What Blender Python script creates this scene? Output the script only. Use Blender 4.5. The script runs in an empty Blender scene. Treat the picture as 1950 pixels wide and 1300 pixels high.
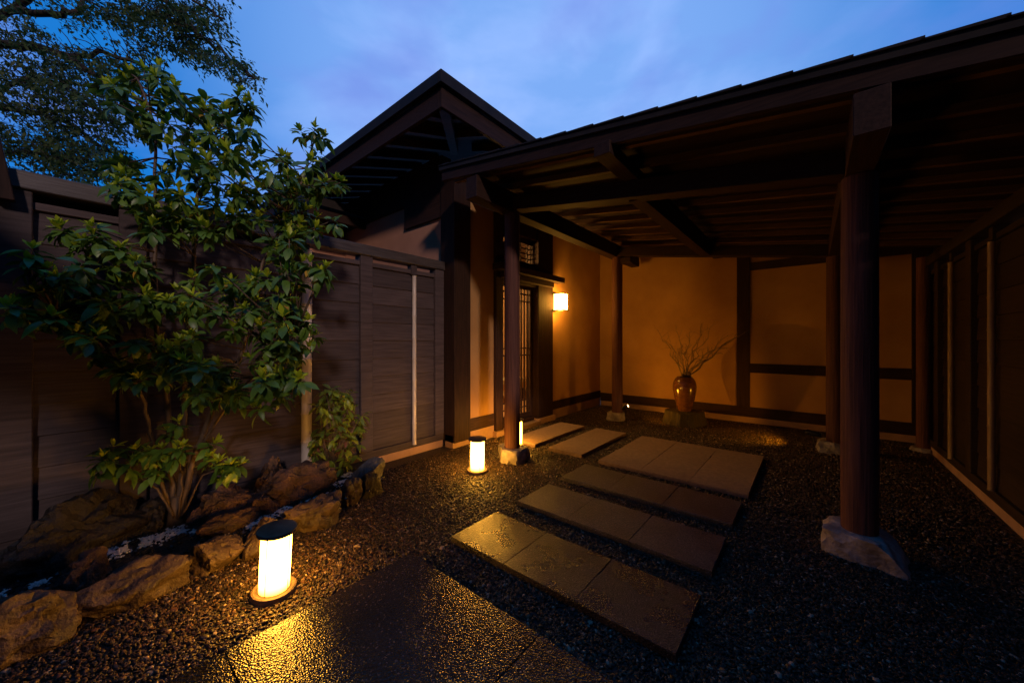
import bpy, bmesh, math, random
import numpy as np
from mathutils import Vector, Matrix, noise
R = math.radians
random.seed(7)
sc = bpy.context.scene
COL = sc.collection

# ------------------------------------------------------------------ camera
# world X = across (right of the path), world Y = along the path, Z = up
F_PX, CAM_H, AZ = 685.0, 1.25, R(39.76)
cam_d = bpy.data.cameras.new('camera')
cam_d.sensor_width = 36.0
cam_d.lens = F_PX / 1950.0 * 36.0
cam_d.clip_start, cam_d.clip_end = 0.05, 400.0
cam = bpy.data.objects.new('camera', cam_d)
cam.location = (0, 0, CAM_H)
cam.rotation_euler = (R(90), 0, AZ)
COL.objects.link(cam)
sc.camera = cam

# ------------------------------------------------------------------ sky and dusk light
SUN_DIR = Vector((0.90, -0.45, 0.43)).normalized()          # towards the last light in the west
SUN_EL = math.asin(SUN_DIR.z)
SUN_ROT = math.atan2(SUN_DIR.x, SUN_DIR.y)
world = bpy.data.worlds.new('World')
sc.world = world
world.use_nodes = True
wn, wl = world.node_tree.nodes, world.node_tree.links
wn.clear()
w_out = wn.new('ShaderNodeOutputWorld')
w_bg = wn.new('ShaderNodeBackground')
sky = wn.new('ShaderNodeTexSky')
sky.sky_type = 'NISHITA'
sky.sun_disc = False
sky.sun_elevation = SUN_EL
sky.sun_rotation = SUN_ROT
sky.air_density, sky.dust_density, sky.ozone_density = 1.0, 0.6, 4.0
w_tc = wn.new('ShaderNodeTexCoord')
w_map = wn.new('ShaderNodeMapping')
w_map.inputs['Scale'].default_value = (1.0, 1.0, 2.2)
w_noise = wn.new('ShaderNodeTexNoise')
w_noise.inputs['Scale'].default_value = 2.6
w_noise.inputs['Detail'].default_value = 7.0
w_noise.inputs['Roughness'].default_value = 0.52
w_noise.inputs['Distortion'].default_value = 0.35
w_ramp = wn.new('ShaderNodeValToRGB')
w_ramp.color_ramp.elements[0].position = 0.42
w_ramp.color_ramp.elements[0].color = (0.0, 0.0, 0.0, 1)
w_ramp.color_ramp.elements[1].position = 0.62
w_ramp.color_ramp.elements[1].color = (1, 1, 1, 1)
def wmix(fac, a, b, blend='MIX'):
    m = wn.new('ShaderNodeMix'); m.data_type = 'RGBA'; m.blend_type = blend
    for sock, x in ((m.inputs['Factor'], fac), (m.inputs[6], a), (m.inputs[7], b)):
        if isinstance(x, (int, float)): sock.default_value = x
        elif isinstance(x, tuple): sock.default_value = (*x, 1)
        else: wl.new(x, sock)
    return m.outputs[2]
# deep dusk blue, paler towards the quarter where the last glow stands
w_dot = wn.new('ShaderNodeVectorMath'); w_dot.operation = 'DOT_PRODUCT'
GLOW = Vector((-0.60, 0.80, 0.62)).normalized()
w_dot.inputs[1].default_value = GLOW
wl.new(w_tc.outputs['Generated'], w_dot.inputs[0])
w_mr = wn.new('ShaderNodeMapRange'); w_mr.interpolation_type = 'SMOOTHERSTEP'
w_mr.inputs['From Min'].default_value, w_mr.inputs['From Max'].default_value = 0.66, 1.0
wl.new(w_dot.outputs['Value'], w_mr.inputs['Value'])
tint = wmix(1.0, sky.outputs['Color'], (0.25, 0.55, 1.10), 'MULTIPLY')
clear = wmix(w_mr.outputs['Result'], (0.0, 1.75, 6.0), (2.1, 4.2, 9.0))
clear = wmix(0.15, clear, tint)
cloud = wmix(w_mr.outputs['Result'], (0.25, 2.0, 6.3), (3.3, 5.0, 9.6))
w_mn = wn.new('ShaderNodeMapRange'); w_mn.interpolation_type = 'SMOOTHSTEP'
w_mn.inputs['From Min'].default_value, w_mn.inputs['From Max'].default_value = -0.35, 0.62
w_mn.inputs['To Min'].default_value = 0.10
wl.new(w_dot.outputs['Value'], w_mn.inputs['Value'])
wl.new(w_tc.outputs['Generated'], w_map.inputs['Vector'])
wl.new(w_map.outputs['Vector'], w_noise.inputs['Vector'])
wl.new(w_noise.outputs['Fac'], w_ramp.inputs['Fac'])
w_fac = wn.new('ShaderNodeMath'); w_fac.operation = 'MULTIPLY'; w_fac.inputs[1].default_value = 0.75
wl.new(w_ramp.outputs['Color'], w_fac.inputs[0])
final = wmix(w_fac.outputs[0], clear, cloud)
# faint darker lilac banks
w_n2 = wn.new('ShaderNodeTexNoise'); w_n2.inputs['Scale'].default_value = 4.0; w_n2.inputs['Detail'].default_value = 4.0
w_m2 = wn.new('ShaderNodeMapping'); w_m2.inputs['Location'].default_value = (3.1, 1.7, 0.4); w_m2.inputs['Scale'].default_value = (1, 1, 2.0)
wl.new(w_tc.outputs['Generated'], w_m2.inputs['Vector']); wl.new(w_m2.outputs['Vector'], w_n2.inputs['Vector'])
w_r2 = wn.new('ShaderNodeMapRange'); w_r2.inputs['From Min'].default_value, w_r2.inputs['From Max'].default_value = 0.5, 0.75
w_r2.inputs['To Max'].default_value = 0.75
wl.new(w_n2.outputs['Fac'], w_r2.inputs['Value'])
final = wmix(w_r2.outputs['Result'], final, (1.6, 2.6, 7.2))
final = wmix(1.0, final, w_mn.outputs['Result'], 'MULTIPLY')
wl.new(final, w_bg.inputs['Color'])
w_bg.inputs['Strength'].default_value = 0.10
wl.new(w_bg.outputs[0], w_out.inputs['Surface'])

sun_d = bpy.data.lights.new('sun', 'SUN')
sun_d.energy = 1.15
sun_d.angle = R(4)
sun_d.color = (1.0, 0.74, 0.66)
sun = bpy.data.objects.new('sun', sun_d)
sun.rotation_euler = SUN_DIR.to_track_quat('Z', 'Y').to_euler()
sun.location = (6, -8, 8)
COL.objects.link(sun)

sc.view_settings.view_transform = 'Standard'
sc.view_settings.look = 'None'
sc.view_settings.exposure = 0.2
sc.view_settings.gamma = 1.0
sc.view_settings.use_curve_mapping = False
sc.cycles.max_bounces = 8
sc.cycles.diffuse_bounces = 4
sc.cycles.transparent_max_bounces = 12
sc.cycles.caustics_reflective = False
sc.cycles.caustics_refractive = False
sc.cycles.sample_clamp_indirect = 4.0

LANT_A = 4.87
LAMP_E, LANTERN_E, SPOT_W, ROOM_E = 52.0, 46.0, 21.0, 95.0
WARM = (1.0, 0.43, 0.040)

# ------------------------------------------------------------------ helpers
def W(a, b, z):
    return Vector((b, a, z))

_S, _C = math.sin(AZ), math.cos(AZ)
def at(u, v, Y):
    """place at photo column u, row v, at distance Y along the view axis"""
    X = (u - 975.0) / F_PX * Y
    return Vector((X * _C - Y * _S, X * _S + Y * _C, CAM_H - (v - 650.0) / F_PX * Y))
def gnd(u, v, z=0.0):
    return at(u, v, F_PX * (CAM_H - z) / (v - 650.0))

def link(name, me, mat=None, parent=None):
    o = bpy.data.objects.new(name, me)
    COL.objects.link(o)
    if parent is not None:
        o.parent = parent
    if mat is not None and me is not None and len(me.materials) == 0:
        me.materials.append(mat)
    return o
def tag(o, label=None, cat=None, group=None, kind=None):
    if label: o['label'] = label
    if cat: o['category'] = cat
    if group: o['group'] = group
    if kind: o['kind'] = kind
    return o
def thing(name, label, cat, group=None, loc=(0, 0, 0)):
    o = bpy.data.objects.new(name, None)
    o.empty_display_size = 0.1
    o.location = loc
    COL.objects.link(o)
    bpy.context.view_layer.update()
    return tag(o, label, cat, group)
def bm_mesh(bm, name, smooth=False):
    bmesh.ops.recalc_face_normals(bm, faces=bm.faces)
    me = bpy.data.meshes.new(name)
    bm.to_mesh(me); bm.free()
    if smooth:
        for p in me.polygons: p.use_smooth = True
    return me
def addhex(bm, p, bev=0.0):
    """p: 8 points, bottom ring 0-3 then top ring 4-7"""
    vs = [bm.verts.new(q) for q in p]
    fs = [(3, 2, 1, 0), (4, 5, 6, 7), (0, 1, 5, 4), (1, 2, 6, 5), (2, 3, 7, 6), (3, 0, 4, 7)]
    F = [bm.faces.new([vs[i] for i in f]) for f in fs]
    if bev > 0:
        es = list({e for f in F for e in f.edges})
        bmesh.ops.bevel(bm, geom=es, offset=bev, segments=1, affect='EDGES', clamp_overlap=True)
def place(o, parent, origin):
    """keep world position while hanging under a parent empty that has no rotation"""
    if parent is not None:
        o.parent = parent
        pl = parent.matrix_world.translation if parent.type == 'EMPTY' else Vector((0, 0, 0))
        o.location = origin - pl
    else:
        o.location = origin
def hexobj(name, pts, mat, parent=None, bev=0.003):
    c = Vector((0, 0, 0))
    for q in pts: c += q
    c /= 8.0
    bm = bmesh.new()
    addhex(bm, [q - c for q in pts], bev)
    me = bm_mesh(bm, name)
    me.materials.append(mat)
    o = bpy.data.objects.new(name, me)
    COL.objects.link(o)
    root, off = parent, Vector((0, 0, 0))
    while root is not None:
        off += root.location
        root = root.parent
    o.parent = parent
    o.location = c - off
    return o
def box(name, a0, a1, b0, b1, z0, z1, mat, parent=None, bev=0.003):
    return hexobj(name, [W(a0, b0, z0), W(a0, b1, z0), W(a1, b1, z0), W(a1, b0, z0),
                         W(a0, b0, z1), W(a0, b1, z1), W(a1, b1, z1), W(a1, b0, z1)], mat, parent, bev)
def slope(name, a0, a1, b0, b1, zf, t, mat, parent=None, bev=0.003):
    """board whose underside follows zf(b), thickness t"""
    return hexobj(name, [W(a0, b0, zf(b0)), W(a0, b1, zf(b1)), W(a1, b1, zf(b1)), W(a1, b0, zf(b0)),
                         W(a0, b0, zf(b0) + t), W(a0, b1, zf(b1) + t), W(a1, b1, zf(b1) + t), W(a1, b0, zf(b0) + t)],
                  mat, parent, bev)
def addlathe(bm, prof, seg=32, c=Vector((0, 0, 0))):
    rings = []
    for r, z in prof:
        if r < 1e-5:
            rings.append([bm.verts.new(c + Vector((0, 0, z)))])
        else:
            rings.append([bm.verts.new(c + Vector((r * math.cos(2 * math.pi * i / seg), r * math.sin(2 * math.pi * i / seg), z))) for i in range(seg)])
    for A, B in zip(rings, rings[1:]):
        for i in range(seg):
            j = (i + 1) % seg
            if len(A) == 1 and len(B) > 1: bm.faces.new([A[0], B[i], B[j]])
            elif len(B) == 1 and len(A) > 1: bm.faces.new([A[i], A[j], B[0]])
            elif len(A) > 1: bm.faces.new([A[i], A[j], B[j], B[i]])
def lathe(name, prof, mat, parent=None, loc=(0, 0, 0), seg=32, sharp=30):
    bm = bmesh.new()
    addlathe(bm, prof, seg)
    me = bm_mesh(bm, name, True)
    me.materials.append(mat)
    try: me.set_sharp_from_angle(angle=R(sharp))
    except Exception: pass
    o = bpy.data.objects.new(name, me)
    COL.objects.link(o); o.parent = parent; o.location = loc
    return o
def addtube(bm, pts, rads, seg=6):
    pts = [Vector(p) for p in pts]
    rings = []
    for i, p in enumerate(pts):
        d = (pts[min(i + 1, len(pts) - 1)] - pts[max(i - 1, 0)])
        if d.length < 1e-6: d = Vector((0, 0, 1))
        d.normalize()
        x = d.orthogonal().normalized() if i == 0 else (px - d * px.dot(d)).normalized()
        px = x
        y = d.cross(x)
        rings.append([bm.verts.new(p + (x * math.cos(2 * math.pi * k / seg) + y * math.sin(2 * math.pi * k / seg)) * rads[i]) for k in range(seg)])
    for A, B in zip(rings, rings[1:]):
        for k in range(seg):
            bm.faces.new([A[k], A[(k + 1) % seg], B[(k + 1) % seg], B[k]])
    bm.faces.new(rings[0][::-1]); bm.faces.new(rings[-1])

# ------------------------------------------------------------------ materials
def mat(name, c1, c2=None, rough=0.6, scale=8.0, detail=6.0, stretch=(1, 1, 1), bump=0.0, bscale=None, bdist=0.01,
        rough2=None, spec=0.5, objcoord=False, spots=None, metallic=0.0, coat=0.0, lo=0.35, hi=0.68):
    m = bpy.data.materials.new(name)
    m.use_nodes = True
    n, l = m.node_tree.nodes, m.node_tree.links
    p = n['Principled BSDF']
    p.inputs['Roughness'].default_value = rough
    p.inputs['Specular IOR Level'].default_value = spec
    p.inputs['Metallic'].default_value = metallic
    p.inputs['Coat Weight'].default_value = coat
    if c2 is None:
        c2 = tuple(x * 0.75 for x in c1)
    tc = n.new('ShaderNodeTexCoord')
    geo = n.new('ShaderNodeNewGeometry')
    mp = n.new('ShaderNodeMapping')
    mp.inputs['Scale'].default_value = stretch
    l.new(tc.outputs['Object'] if objcoord else geo.outputs['Position'], mp.inputs['Vector'])
    nz = n.new('ShaderNodeTexNoise')
    nz.inputs['Scale'].default_value = scale
    nz.inputs['Detail'].default_value = detail
    nz.inputs['Roughness'].default_value = 0.6
    l.new(mp.outputs['Vector'], nz.inputs['Vector'])
    rp = n.new('ShaderNodeValToRGB')
    rp.color_ramp.elements[0].position = lo
    rp.color_ramp.elements[1].position = hi
    rp.color_ramp.elements[0].color = (*c2, 1)
    rp.color_ramp.elements[1].color = (*c1, 1)
    l.new(nz.outputs['Fac'], rp.inputs['Fac'])
    col = rp.outputs['Color']
    # each object a little lighter or darker than its neighbour
    oi = n.new('ShaderNodeObjectInfo')
    mr = n.new('ShaderNodeMapRange')
    mr.inputs['To Min'].default_value, mr.inputs['To Max'].default_value = 0.8, 1.15
    l.new(oi.outputs['Random'], mr.inputs['Value'])
    mx = n.new('ShaderNodeMix'); mx.data_type = 'RGBA'; mx.blend_type = 'MULTIPLY'; mx.inputs['Factor'].default_value = 1.0
    l.new(col, mx.inputs[6]); l.new(mr.outputs['Result'], mx.inputs[7])
    col = mx.outputs[2]
    if spots:
        sc_, sz, scol = spots
        vo = n.new('ShaderNodeTexVoronoi'); vo.inputs['Scale'].default_value = sc_
        l.new(geo.outputs['Position'], vo.inputs['Vector'])
        r2 = n.new('ShaderNodeValToRGB')
        r2.color_ramp.elements[0].position = sz * 0.6; r2.color_ramp.elements[0].color = (1, 1, 1, 1)
        r2.color_ramp.elements[1].position = sz; r2.color_ramp.elements[1].color = (0, 0, 0, 1)
        l.new(vo.outputs['Distance'], r2.inputs['Fac'])
        m2 = n.new('ShaderNodeMix'); m2.data_type = 'RGBA'
        l.new(r2.outputs['Color'], m2.inputs['Factor']); l.new(col, m2.inputs[6]); m2.inputs[7].default_value = (*scol, 1)
        col = m2.outputs[2]
    l.new(col, p.inputs['Base Color'])
    if rough2 is not None:
        n3 = n.new('ShaderNodeTexNoise'); n3.inputs['Scale'].default_value = 2.3; n3.inputs['Detail'].default_value = 4
        l.new(geo.outputs['Position'], n3.inputs['Vector'])
        m3 = n.new('ShaderNodeMapRange')
        m3.inputs['From Min'].default_value, m3.inputs['From Max'].default_value = 0.35, 0.65
        m3.inputs['To Min'].default_value, m3.inputs['To Max'].default_value = rough, rough2
        l.new(n3.outputs['Fac'], m3.inputs['Value']); l.new(m3.outputs['Result'], p.inputs['Roughness'])
    if bump > 0:
        nb = nz
        if bscale:
            nb = n.new('ShaderNodeTexNoise'); nb.inputs['Scale'].default_value = bscale; nb.inputs['Detail'].default_value = 5
            l.new(mp.outputs['Vector'], nb.inputs['Vector'])
        bp = n.new('ShaderNodeBump'); bp.inputs['Strength'].default_value = bump; bp.inputs['Distance'].default_value = bdist
        l.new(nb.outputs['Fac'], bp.inputs['Height']); l.new(bp.outputs['Normal'], p.inputs['Normal'])
    return m
def emit(name, col, s):
    m = bpy.data.materials.new(name); m.use_nodes = True
    p = m.node_tree.nodes['Principled BSDF']
    p.inputs['Base Color'].default_value = (0.7, 0.65, 0.55, 1)
    p.inputs['Emission Color'].default_value = (*col, 1)
    p.inputs['Emission Strength'].default_value = s
    return m

M = {}
wood_kw = dict(rough=0.7, spec=0.15, detail=8, bump=0.35, bdist=0.004)
M['timber_a'] = mat('dark_timber_along', (0.040, 0.019, 0.013), (0.020, 0.010, 0.007), scale=9, stretch=(7, 0.5, 7), **wood_kw)
M['timber_b'] = mat('dark_timber_across', (0.040, 0.019, 0.013), (0.020, 0.010, 0.007), scale=9, stretch=(0.5, 7, 7), **wood_kw)
M['timber_z'] = mat('dark_timber_upright', (0.040, 0.019, 0.013), (0.020, 0.010, 0.007), scale=9, stretch=(7, 7, 0.5), **wood_kw)
M['rafter'] = mat('eave_rafter', (0.085, 0.040, 0.028), (0.045, 0.022, 0.015), scale=9, stretch=(2, 2, 2), **wood_kw)
M['slat'] = mat('porch_rafter', (0.15, 0.080, 0.042), (0.09, 0.048, 0.026), scale=9, stretch=(0.5, 7, 7), **wood_kw)
M['post'] = mat('porch_post_wood', (0.125, 0.052, 0.040), (0.070, 0.030, 0.024), rough=0.65, spec=0.15, scale=10, detail=10, stretch=(10, 10, 0.22), bump=0.9, bdist=0.009, lo=0.38, hi=0.6)
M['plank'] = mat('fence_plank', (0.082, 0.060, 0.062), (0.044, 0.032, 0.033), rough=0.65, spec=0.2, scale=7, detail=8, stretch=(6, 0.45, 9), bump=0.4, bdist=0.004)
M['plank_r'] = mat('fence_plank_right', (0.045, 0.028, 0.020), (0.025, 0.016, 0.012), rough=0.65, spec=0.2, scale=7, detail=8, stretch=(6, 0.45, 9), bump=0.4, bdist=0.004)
M['cap'] = mat('weathered_cap', (0.085, 0.070, 0.068), (0.040, 0.030, 0.028), rough=0.45, scale=8, detail=9, stretch=(8, 0.5, 8), bump=0.5, bdist=0.005)
M['roof'] = mat('roof_copper', (0.026, 0.020, 0.018), (0.014, 0.011, 0.010), rough=0.6, spec=0.15, scale=5, bump=0.1)
M['soffit'] = mat('dark_soffit', (0.014, 0.008, 0.006), (0.008, 0.005, 0.004), rough=0.8)
M['plaster'] = mat('ochre_plaster', (0.47, 0.26, 0.09), (0.36, 0.185, 0.058), rough=0.85, scale=1.7, detail=10, bump=0.5, bscale=55, bdist=0.004)
M['plaster_h'] = mat('house_plaster', (0.55, 0.27, 0.16), (0.45, 0.215, 0.125), rough=0.85, scale=2.2, detail=8, bump=0.25, bscale=140, bdist=0.002)
M['footing'] = mat('pale_footing', (0.40, 0.24, 0.17), (0.30, 0.18, 0.125), rough=0.8, scale=6, detail=8, bump=0.2, bscale=60)
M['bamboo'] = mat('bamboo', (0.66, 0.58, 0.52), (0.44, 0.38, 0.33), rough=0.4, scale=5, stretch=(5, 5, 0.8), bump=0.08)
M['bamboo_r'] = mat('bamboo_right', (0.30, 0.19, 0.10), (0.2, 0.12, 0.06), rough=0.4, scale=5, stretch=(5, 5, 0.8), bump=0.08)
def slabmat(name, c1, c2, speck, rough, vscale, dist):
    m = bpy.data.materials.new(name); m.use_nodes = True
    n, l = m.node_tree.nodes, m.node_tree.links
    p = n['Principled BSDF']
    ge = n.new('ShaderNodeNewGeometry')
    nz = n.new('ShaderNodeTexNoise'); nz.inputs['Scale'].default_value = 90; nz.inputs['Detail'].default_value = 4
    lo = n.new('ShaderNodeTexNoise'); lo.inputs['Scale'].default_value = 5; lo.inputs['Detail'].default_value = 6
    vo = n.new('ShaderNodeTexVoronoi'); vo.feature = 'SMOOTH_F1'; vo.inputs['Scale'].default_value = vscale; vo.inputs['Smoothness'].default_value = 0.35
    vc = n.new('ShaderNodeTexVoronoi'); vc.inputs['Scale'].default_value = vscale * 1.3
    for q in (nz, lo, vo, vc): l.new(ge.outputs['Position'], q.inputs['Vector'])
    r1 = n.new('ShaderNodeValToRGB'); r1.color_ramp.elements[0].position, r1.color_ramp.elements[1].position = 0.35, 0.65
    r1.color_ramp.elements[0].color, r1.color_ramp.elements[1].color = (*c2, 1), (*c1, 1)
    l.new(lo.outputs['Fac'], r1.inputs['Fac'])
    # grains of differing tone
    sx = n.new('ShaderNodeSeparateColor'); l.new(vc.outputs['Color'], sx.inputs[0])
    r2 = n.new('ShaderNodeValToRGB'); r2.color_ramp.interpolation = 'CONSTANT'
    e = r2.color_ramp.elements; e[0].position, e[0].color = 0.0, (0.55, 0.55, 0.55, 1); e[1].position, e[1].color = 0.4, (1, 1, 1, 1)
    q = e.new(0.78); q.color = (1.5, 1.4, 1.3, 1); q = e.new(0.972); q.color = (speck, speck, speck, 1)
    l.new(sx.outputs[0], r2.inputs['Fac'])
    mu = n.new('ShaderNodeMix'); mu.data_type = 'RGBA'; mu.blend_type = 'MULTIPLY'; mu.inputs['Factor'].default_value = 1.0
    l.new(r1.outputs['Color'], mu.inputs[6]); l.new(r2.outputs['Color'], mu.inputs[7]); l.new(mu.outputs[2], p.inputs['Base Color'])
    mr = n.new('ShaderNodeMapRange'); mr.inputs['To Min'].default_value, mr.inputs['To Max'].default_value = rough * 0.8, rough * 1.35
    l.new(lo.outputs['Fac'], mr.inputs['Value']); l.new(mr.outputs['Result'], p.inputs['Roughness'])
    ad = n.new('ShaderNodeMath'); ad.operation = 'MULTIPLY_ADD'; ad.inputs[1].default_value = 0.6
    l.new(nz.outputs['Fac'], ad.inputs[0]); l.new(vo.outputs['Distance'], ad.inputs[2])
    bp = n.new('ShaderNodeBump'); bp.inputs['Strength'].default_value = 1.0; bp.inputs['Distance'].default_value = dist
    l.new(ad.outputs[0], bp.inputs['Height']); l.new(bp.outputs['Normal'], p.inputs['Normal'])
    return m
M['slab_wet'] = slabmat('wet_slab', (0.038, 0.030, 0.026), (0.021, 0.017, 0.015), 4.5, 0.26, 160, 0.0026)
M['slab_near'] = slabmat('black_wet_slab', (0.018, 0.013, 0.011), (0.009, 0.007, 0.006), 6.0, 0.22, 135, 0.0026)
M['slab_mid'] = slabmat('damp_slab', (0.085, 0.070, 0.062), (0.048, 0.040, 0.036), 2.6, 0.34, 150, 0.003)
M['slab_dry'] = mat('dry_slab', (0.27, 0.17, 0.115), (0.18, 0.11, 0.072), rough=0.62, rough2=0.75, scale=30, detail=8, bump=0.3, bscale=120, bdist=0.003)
M['stone_white'] = mat('pale_pad_stone', (0.44, 0.38, 0.35), (0.17, 0.14, 0.13), rough=0.75, scale=9, detail=9, bump=0.7, bscale=22, bdist=0.02)
M['rock'] = mat('rough_rock', (0.120, 0.078, 0.052), (0.030, 0.019, 0.013), rough=0.62, scale=9, detail=10, bump=0.7, bscale=70, bdist=0.012)
M['rock_red'] = mat('lava_rock', (0.12, 0.060, 0.040), (0.030, 0.017, 0.012), rough=0.65, scale=12, detail=10, bump=0.9, bscale=80, bdist=0.015)
M['rock_dark'] = mat('dark_rock', (0.036, 0.026, 0.018), (0.008, 0.006, 0.005), rough=0.6, scale=9, detail=10, bump=0.8, bscale=70, bdist=0.015)
M['rock_grey'] = mat('grey_rock', (0.20, 0.19, 0.18), (0.08, 0.075, 0.07), rough=0.6, scale=10, detail=10, bump=0.8, bscale=30, bdist=0.02)
M['soil'] = mat('wet_soil', (0.030, 0.022, 0.017), (0.012, 0.010, 0.008), rough=0.6, scale=30, detail=9, bump=1.0, bscale=60, bdist=0.02)
M['ground'] = mat('gravel_bed', (0.030, 0.022, 0.016), (0.008, 0.006, 0.005), rough=0.5, scale=70, detail=6, bump=1.0, bscale=130, bdist=0.01)
M['bark'] = mat('shrub_bark', (0.17, 0.11, 0.065), (0.08, 0.05, 0.032), rough=0.65, scale=12, stretch=(4, 4, 0.8), bump=0.5, bdist=0.004)
M['bark_dark'] = mat('cherry_bark', (0.05, 0.04, 0.034), (0.02, 0.016, 0.014), rough=0.8, scale=9, bump=0.6)
M['twig'] = mat('dry_twig', (0.26, 0.17, 0.095), (0.10, 0.062, 0.034), rough=0.6, scale=20, bump=0.3)
M['metal'] = mat('lamp_bronze', (0.22, 0.15, 0.10), (0.10, 0.066, 0.042), rough=0.45, rough2=0.55, scale=14, bump=0.15, metallic=0.0)
M['iron'] = mat('black_iron', (0.02, 0.018, 0.016), rough=0.4, metallic=0.5)
M['vase'] = mat('glazed_brown', (0.140, 0.058, 0.020), (0.065, 0.025, 0.009), rough=0.20, scale=5, stretch=(3, 3, 9), bump=0.12, bdist=0.004, coat=0.3)
M['stump'] = mat('stump_wood', (0.030, 0.018, 0.011), (0.010, 0.006, 0.004), rough=0.8, scale=9, stretch=(7, 7, 0.7), bump=1.0, bdist=0.02)
M['inner'] = mat('inner_wood', (0.42, 0.26, 0.14), (0.30, 0.18, 0.09), rough=0.6, scale=6, stretch=(5, 5, 0.6))
M['cushion'] = mat('pale_cushion', (0.62, 0.55, 0.42), rough=0.8, scale=20)
M['paper'] = emit('lamp_diffuser', WARM, LAMP_E)
def falloff(m, z0, z1, e, low):
    n, l = m.node_tree.nodes, m.node_tree.links
    tc = n.new('ShaderNodeTexCoord'); sx = n.new('ShaderNodeSeparateXYZ'); l.new(tc.outputs['Object'], sx.inputs[0])
    mr = n.new('ShaderNodeMapRange'); mr.inputs['From Min'].default_value, mr.inputs['From Max'].default_value = z0, z1
    l.new(sx.outputs['Z'], mr.inputs['Value'])
    cv = n.new('ShaderNodeValToRGB'); e_ = cv.color_ramp.elements
    e_[0].position, e_[0].color = 0.0, (low, low, low, 1); e_[1].position, e_[1].color = 1.0, (0.5, 0.5, 0.5, 1)
    q = e_.new(0.22); q.color = (0.75, 0.75, 0.75, 1); q = e_.new(0.5); q.color = (1.15, 1.15, 1.15, 1)
    l.new(mr.outputs['Result'], cv.inputs['Fac'])
    mu = n.new('ShaderNodeMath'); mu.operation = 'MULTIPLY'; mu.inputs[1].default_value = e
    l.new(cv.outputs['Color'], mu.inputs[0]); l.new(mu.outputs[0], n['Principled BSDF'].inputs['Emission Strength'])
falloff(M['paper'], 0.035, 0.311, LAMP_E, 0.10)
M['lantern_paper'] = emit('lantern_paper', (1.0, 0.45, 0.055), LANTERN_E)
M['room_paper'] = emit('room_paper', (1.0, 0.55, 0.16), ROOM_E)
M['lens'] = emit('spot_lens', (1.0, 0.62, 0.22), 30.0)

def leafmat(name, c1, c2, rough, trans=0.25):
    m = bpy.data.materials.new(name); m.use_nodes = True
    n, l = m.node_tree.nodes, m.node_tree.links
    p = n['Principled BSDF']; out = n['Material Output']
    p.inputs['Roughness'].default_value = rough
    geo = n.new('ShaderNodeNewGeometry'); nz = n.new('ShaderNodeTexNoise'); nz.inputs['Scale'].default_value = 9; nz.inputs['Detail'].default_value = 3
    l.new(geo.outputs['Position'], nz.inputs['Vector'])
    rp = n.new('ShaderNodeValToRGB')
    rp.color_ramp.elements[0].position, rp.color_ramp.elements[1].position = 0.35, 0.65
    rp.color_ramp.elements[0].color, rp.color_ramp.elements[1].color = (*c2, 1), (*c1, 1)
    l.new(nz.outputs['Fac'], rp.inputs['Fac'])
    l.new(rp.outputs['Color'], p.inputs['Base Color'])
    t = n.new('ShaderNodeBsdfTranslucent'); l.new(rp.outputs['Color'], t.inputs['Color'])
    mx = n.new('ShaderNodeMixShader'); mx.inputs[0].default_value = trans
    l.new(p.outputs[0], mx.inputs[1]); l.new(t.outputs[0], mx.inputs[2]); l.new(mx.outputs[0], out.inputs['Surface'])
    return m
M['leaf'] = leafmat('mature_leaf', (0.125, 0.235, 0.026), (0.055, 0.120, 0.014), 0.42)
M['leaf_young'] = leafmat('young_leaf', (0.50, 0.56, 0.020), (0.32, 0.42, 0.018), 0.45, 0.35)
M['leaf_yellow'] = leafmat('yellow_leaf', (0.50, 0.30, 0.03), (0.35, 0.22, 0.03), 0.5)
M['leaf_bush'] = leafmat('bush_leaf', (0.26, 0.33, 0.025), (0.08, 0.13, 0.018), 0.45)
M['leaf_red'] = leafmat('bush_leaf_red', (0.26, 0.09, 0.040), (0.15, 0.06, 0.030), 0.45)
M['leaf_cherry'] = leafmat('cherry_leaf', (0.085, 0.135, 0.030), (0.040, 0.075, 0.018), 0.6, 0.45)

def glassmat():
    m = bpy.data.materials.new('window_glass'); m.use_nodes = True
    n, l = m.node_tree.nodes, m.node_tree.links
    n.remove(n['Principled BSDF'])
    tr = n.new('ShaderNodeBsdfTransparent'); gl = n.new('ShaderNodeBsdfGlossy'); gl.inputs['Roughness'].default_value = 0.03
    fr = n.new('ShaderNodeFresnel'); fr.inputs['IOR'].default_value = 1.45
    mx = n.new('ShaderNodeMixShader')
    ge = n.new('ShaderNodeNewGeometry'); iv = n.new('ShaderNodeMath'); iv.operation = 'SUBTRACT'; iv.inputs[0].default_value = 1.0
    ml = n.new('ShaderNodeMath'); ml.operation = 'MULTIPLY'
    l.new(ge.outputs['Backfacing'], iv.inputs[1]); l.new(iv.outputs[0], ml.inputs[0]); l.new(fr.outputs[0], ml.inputs[1])
    l.new(ml.outputs[0], mx.inputs[0]); l.new(tr.outputs[0], mx.inputs[1]); l.new(gl.outputs[0], mx.inputs[2])
    l.new(mx.outputs[0], n['Material Output'].inputs['Surface'])
    return m
M['glass'] = glassmat()

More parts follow.
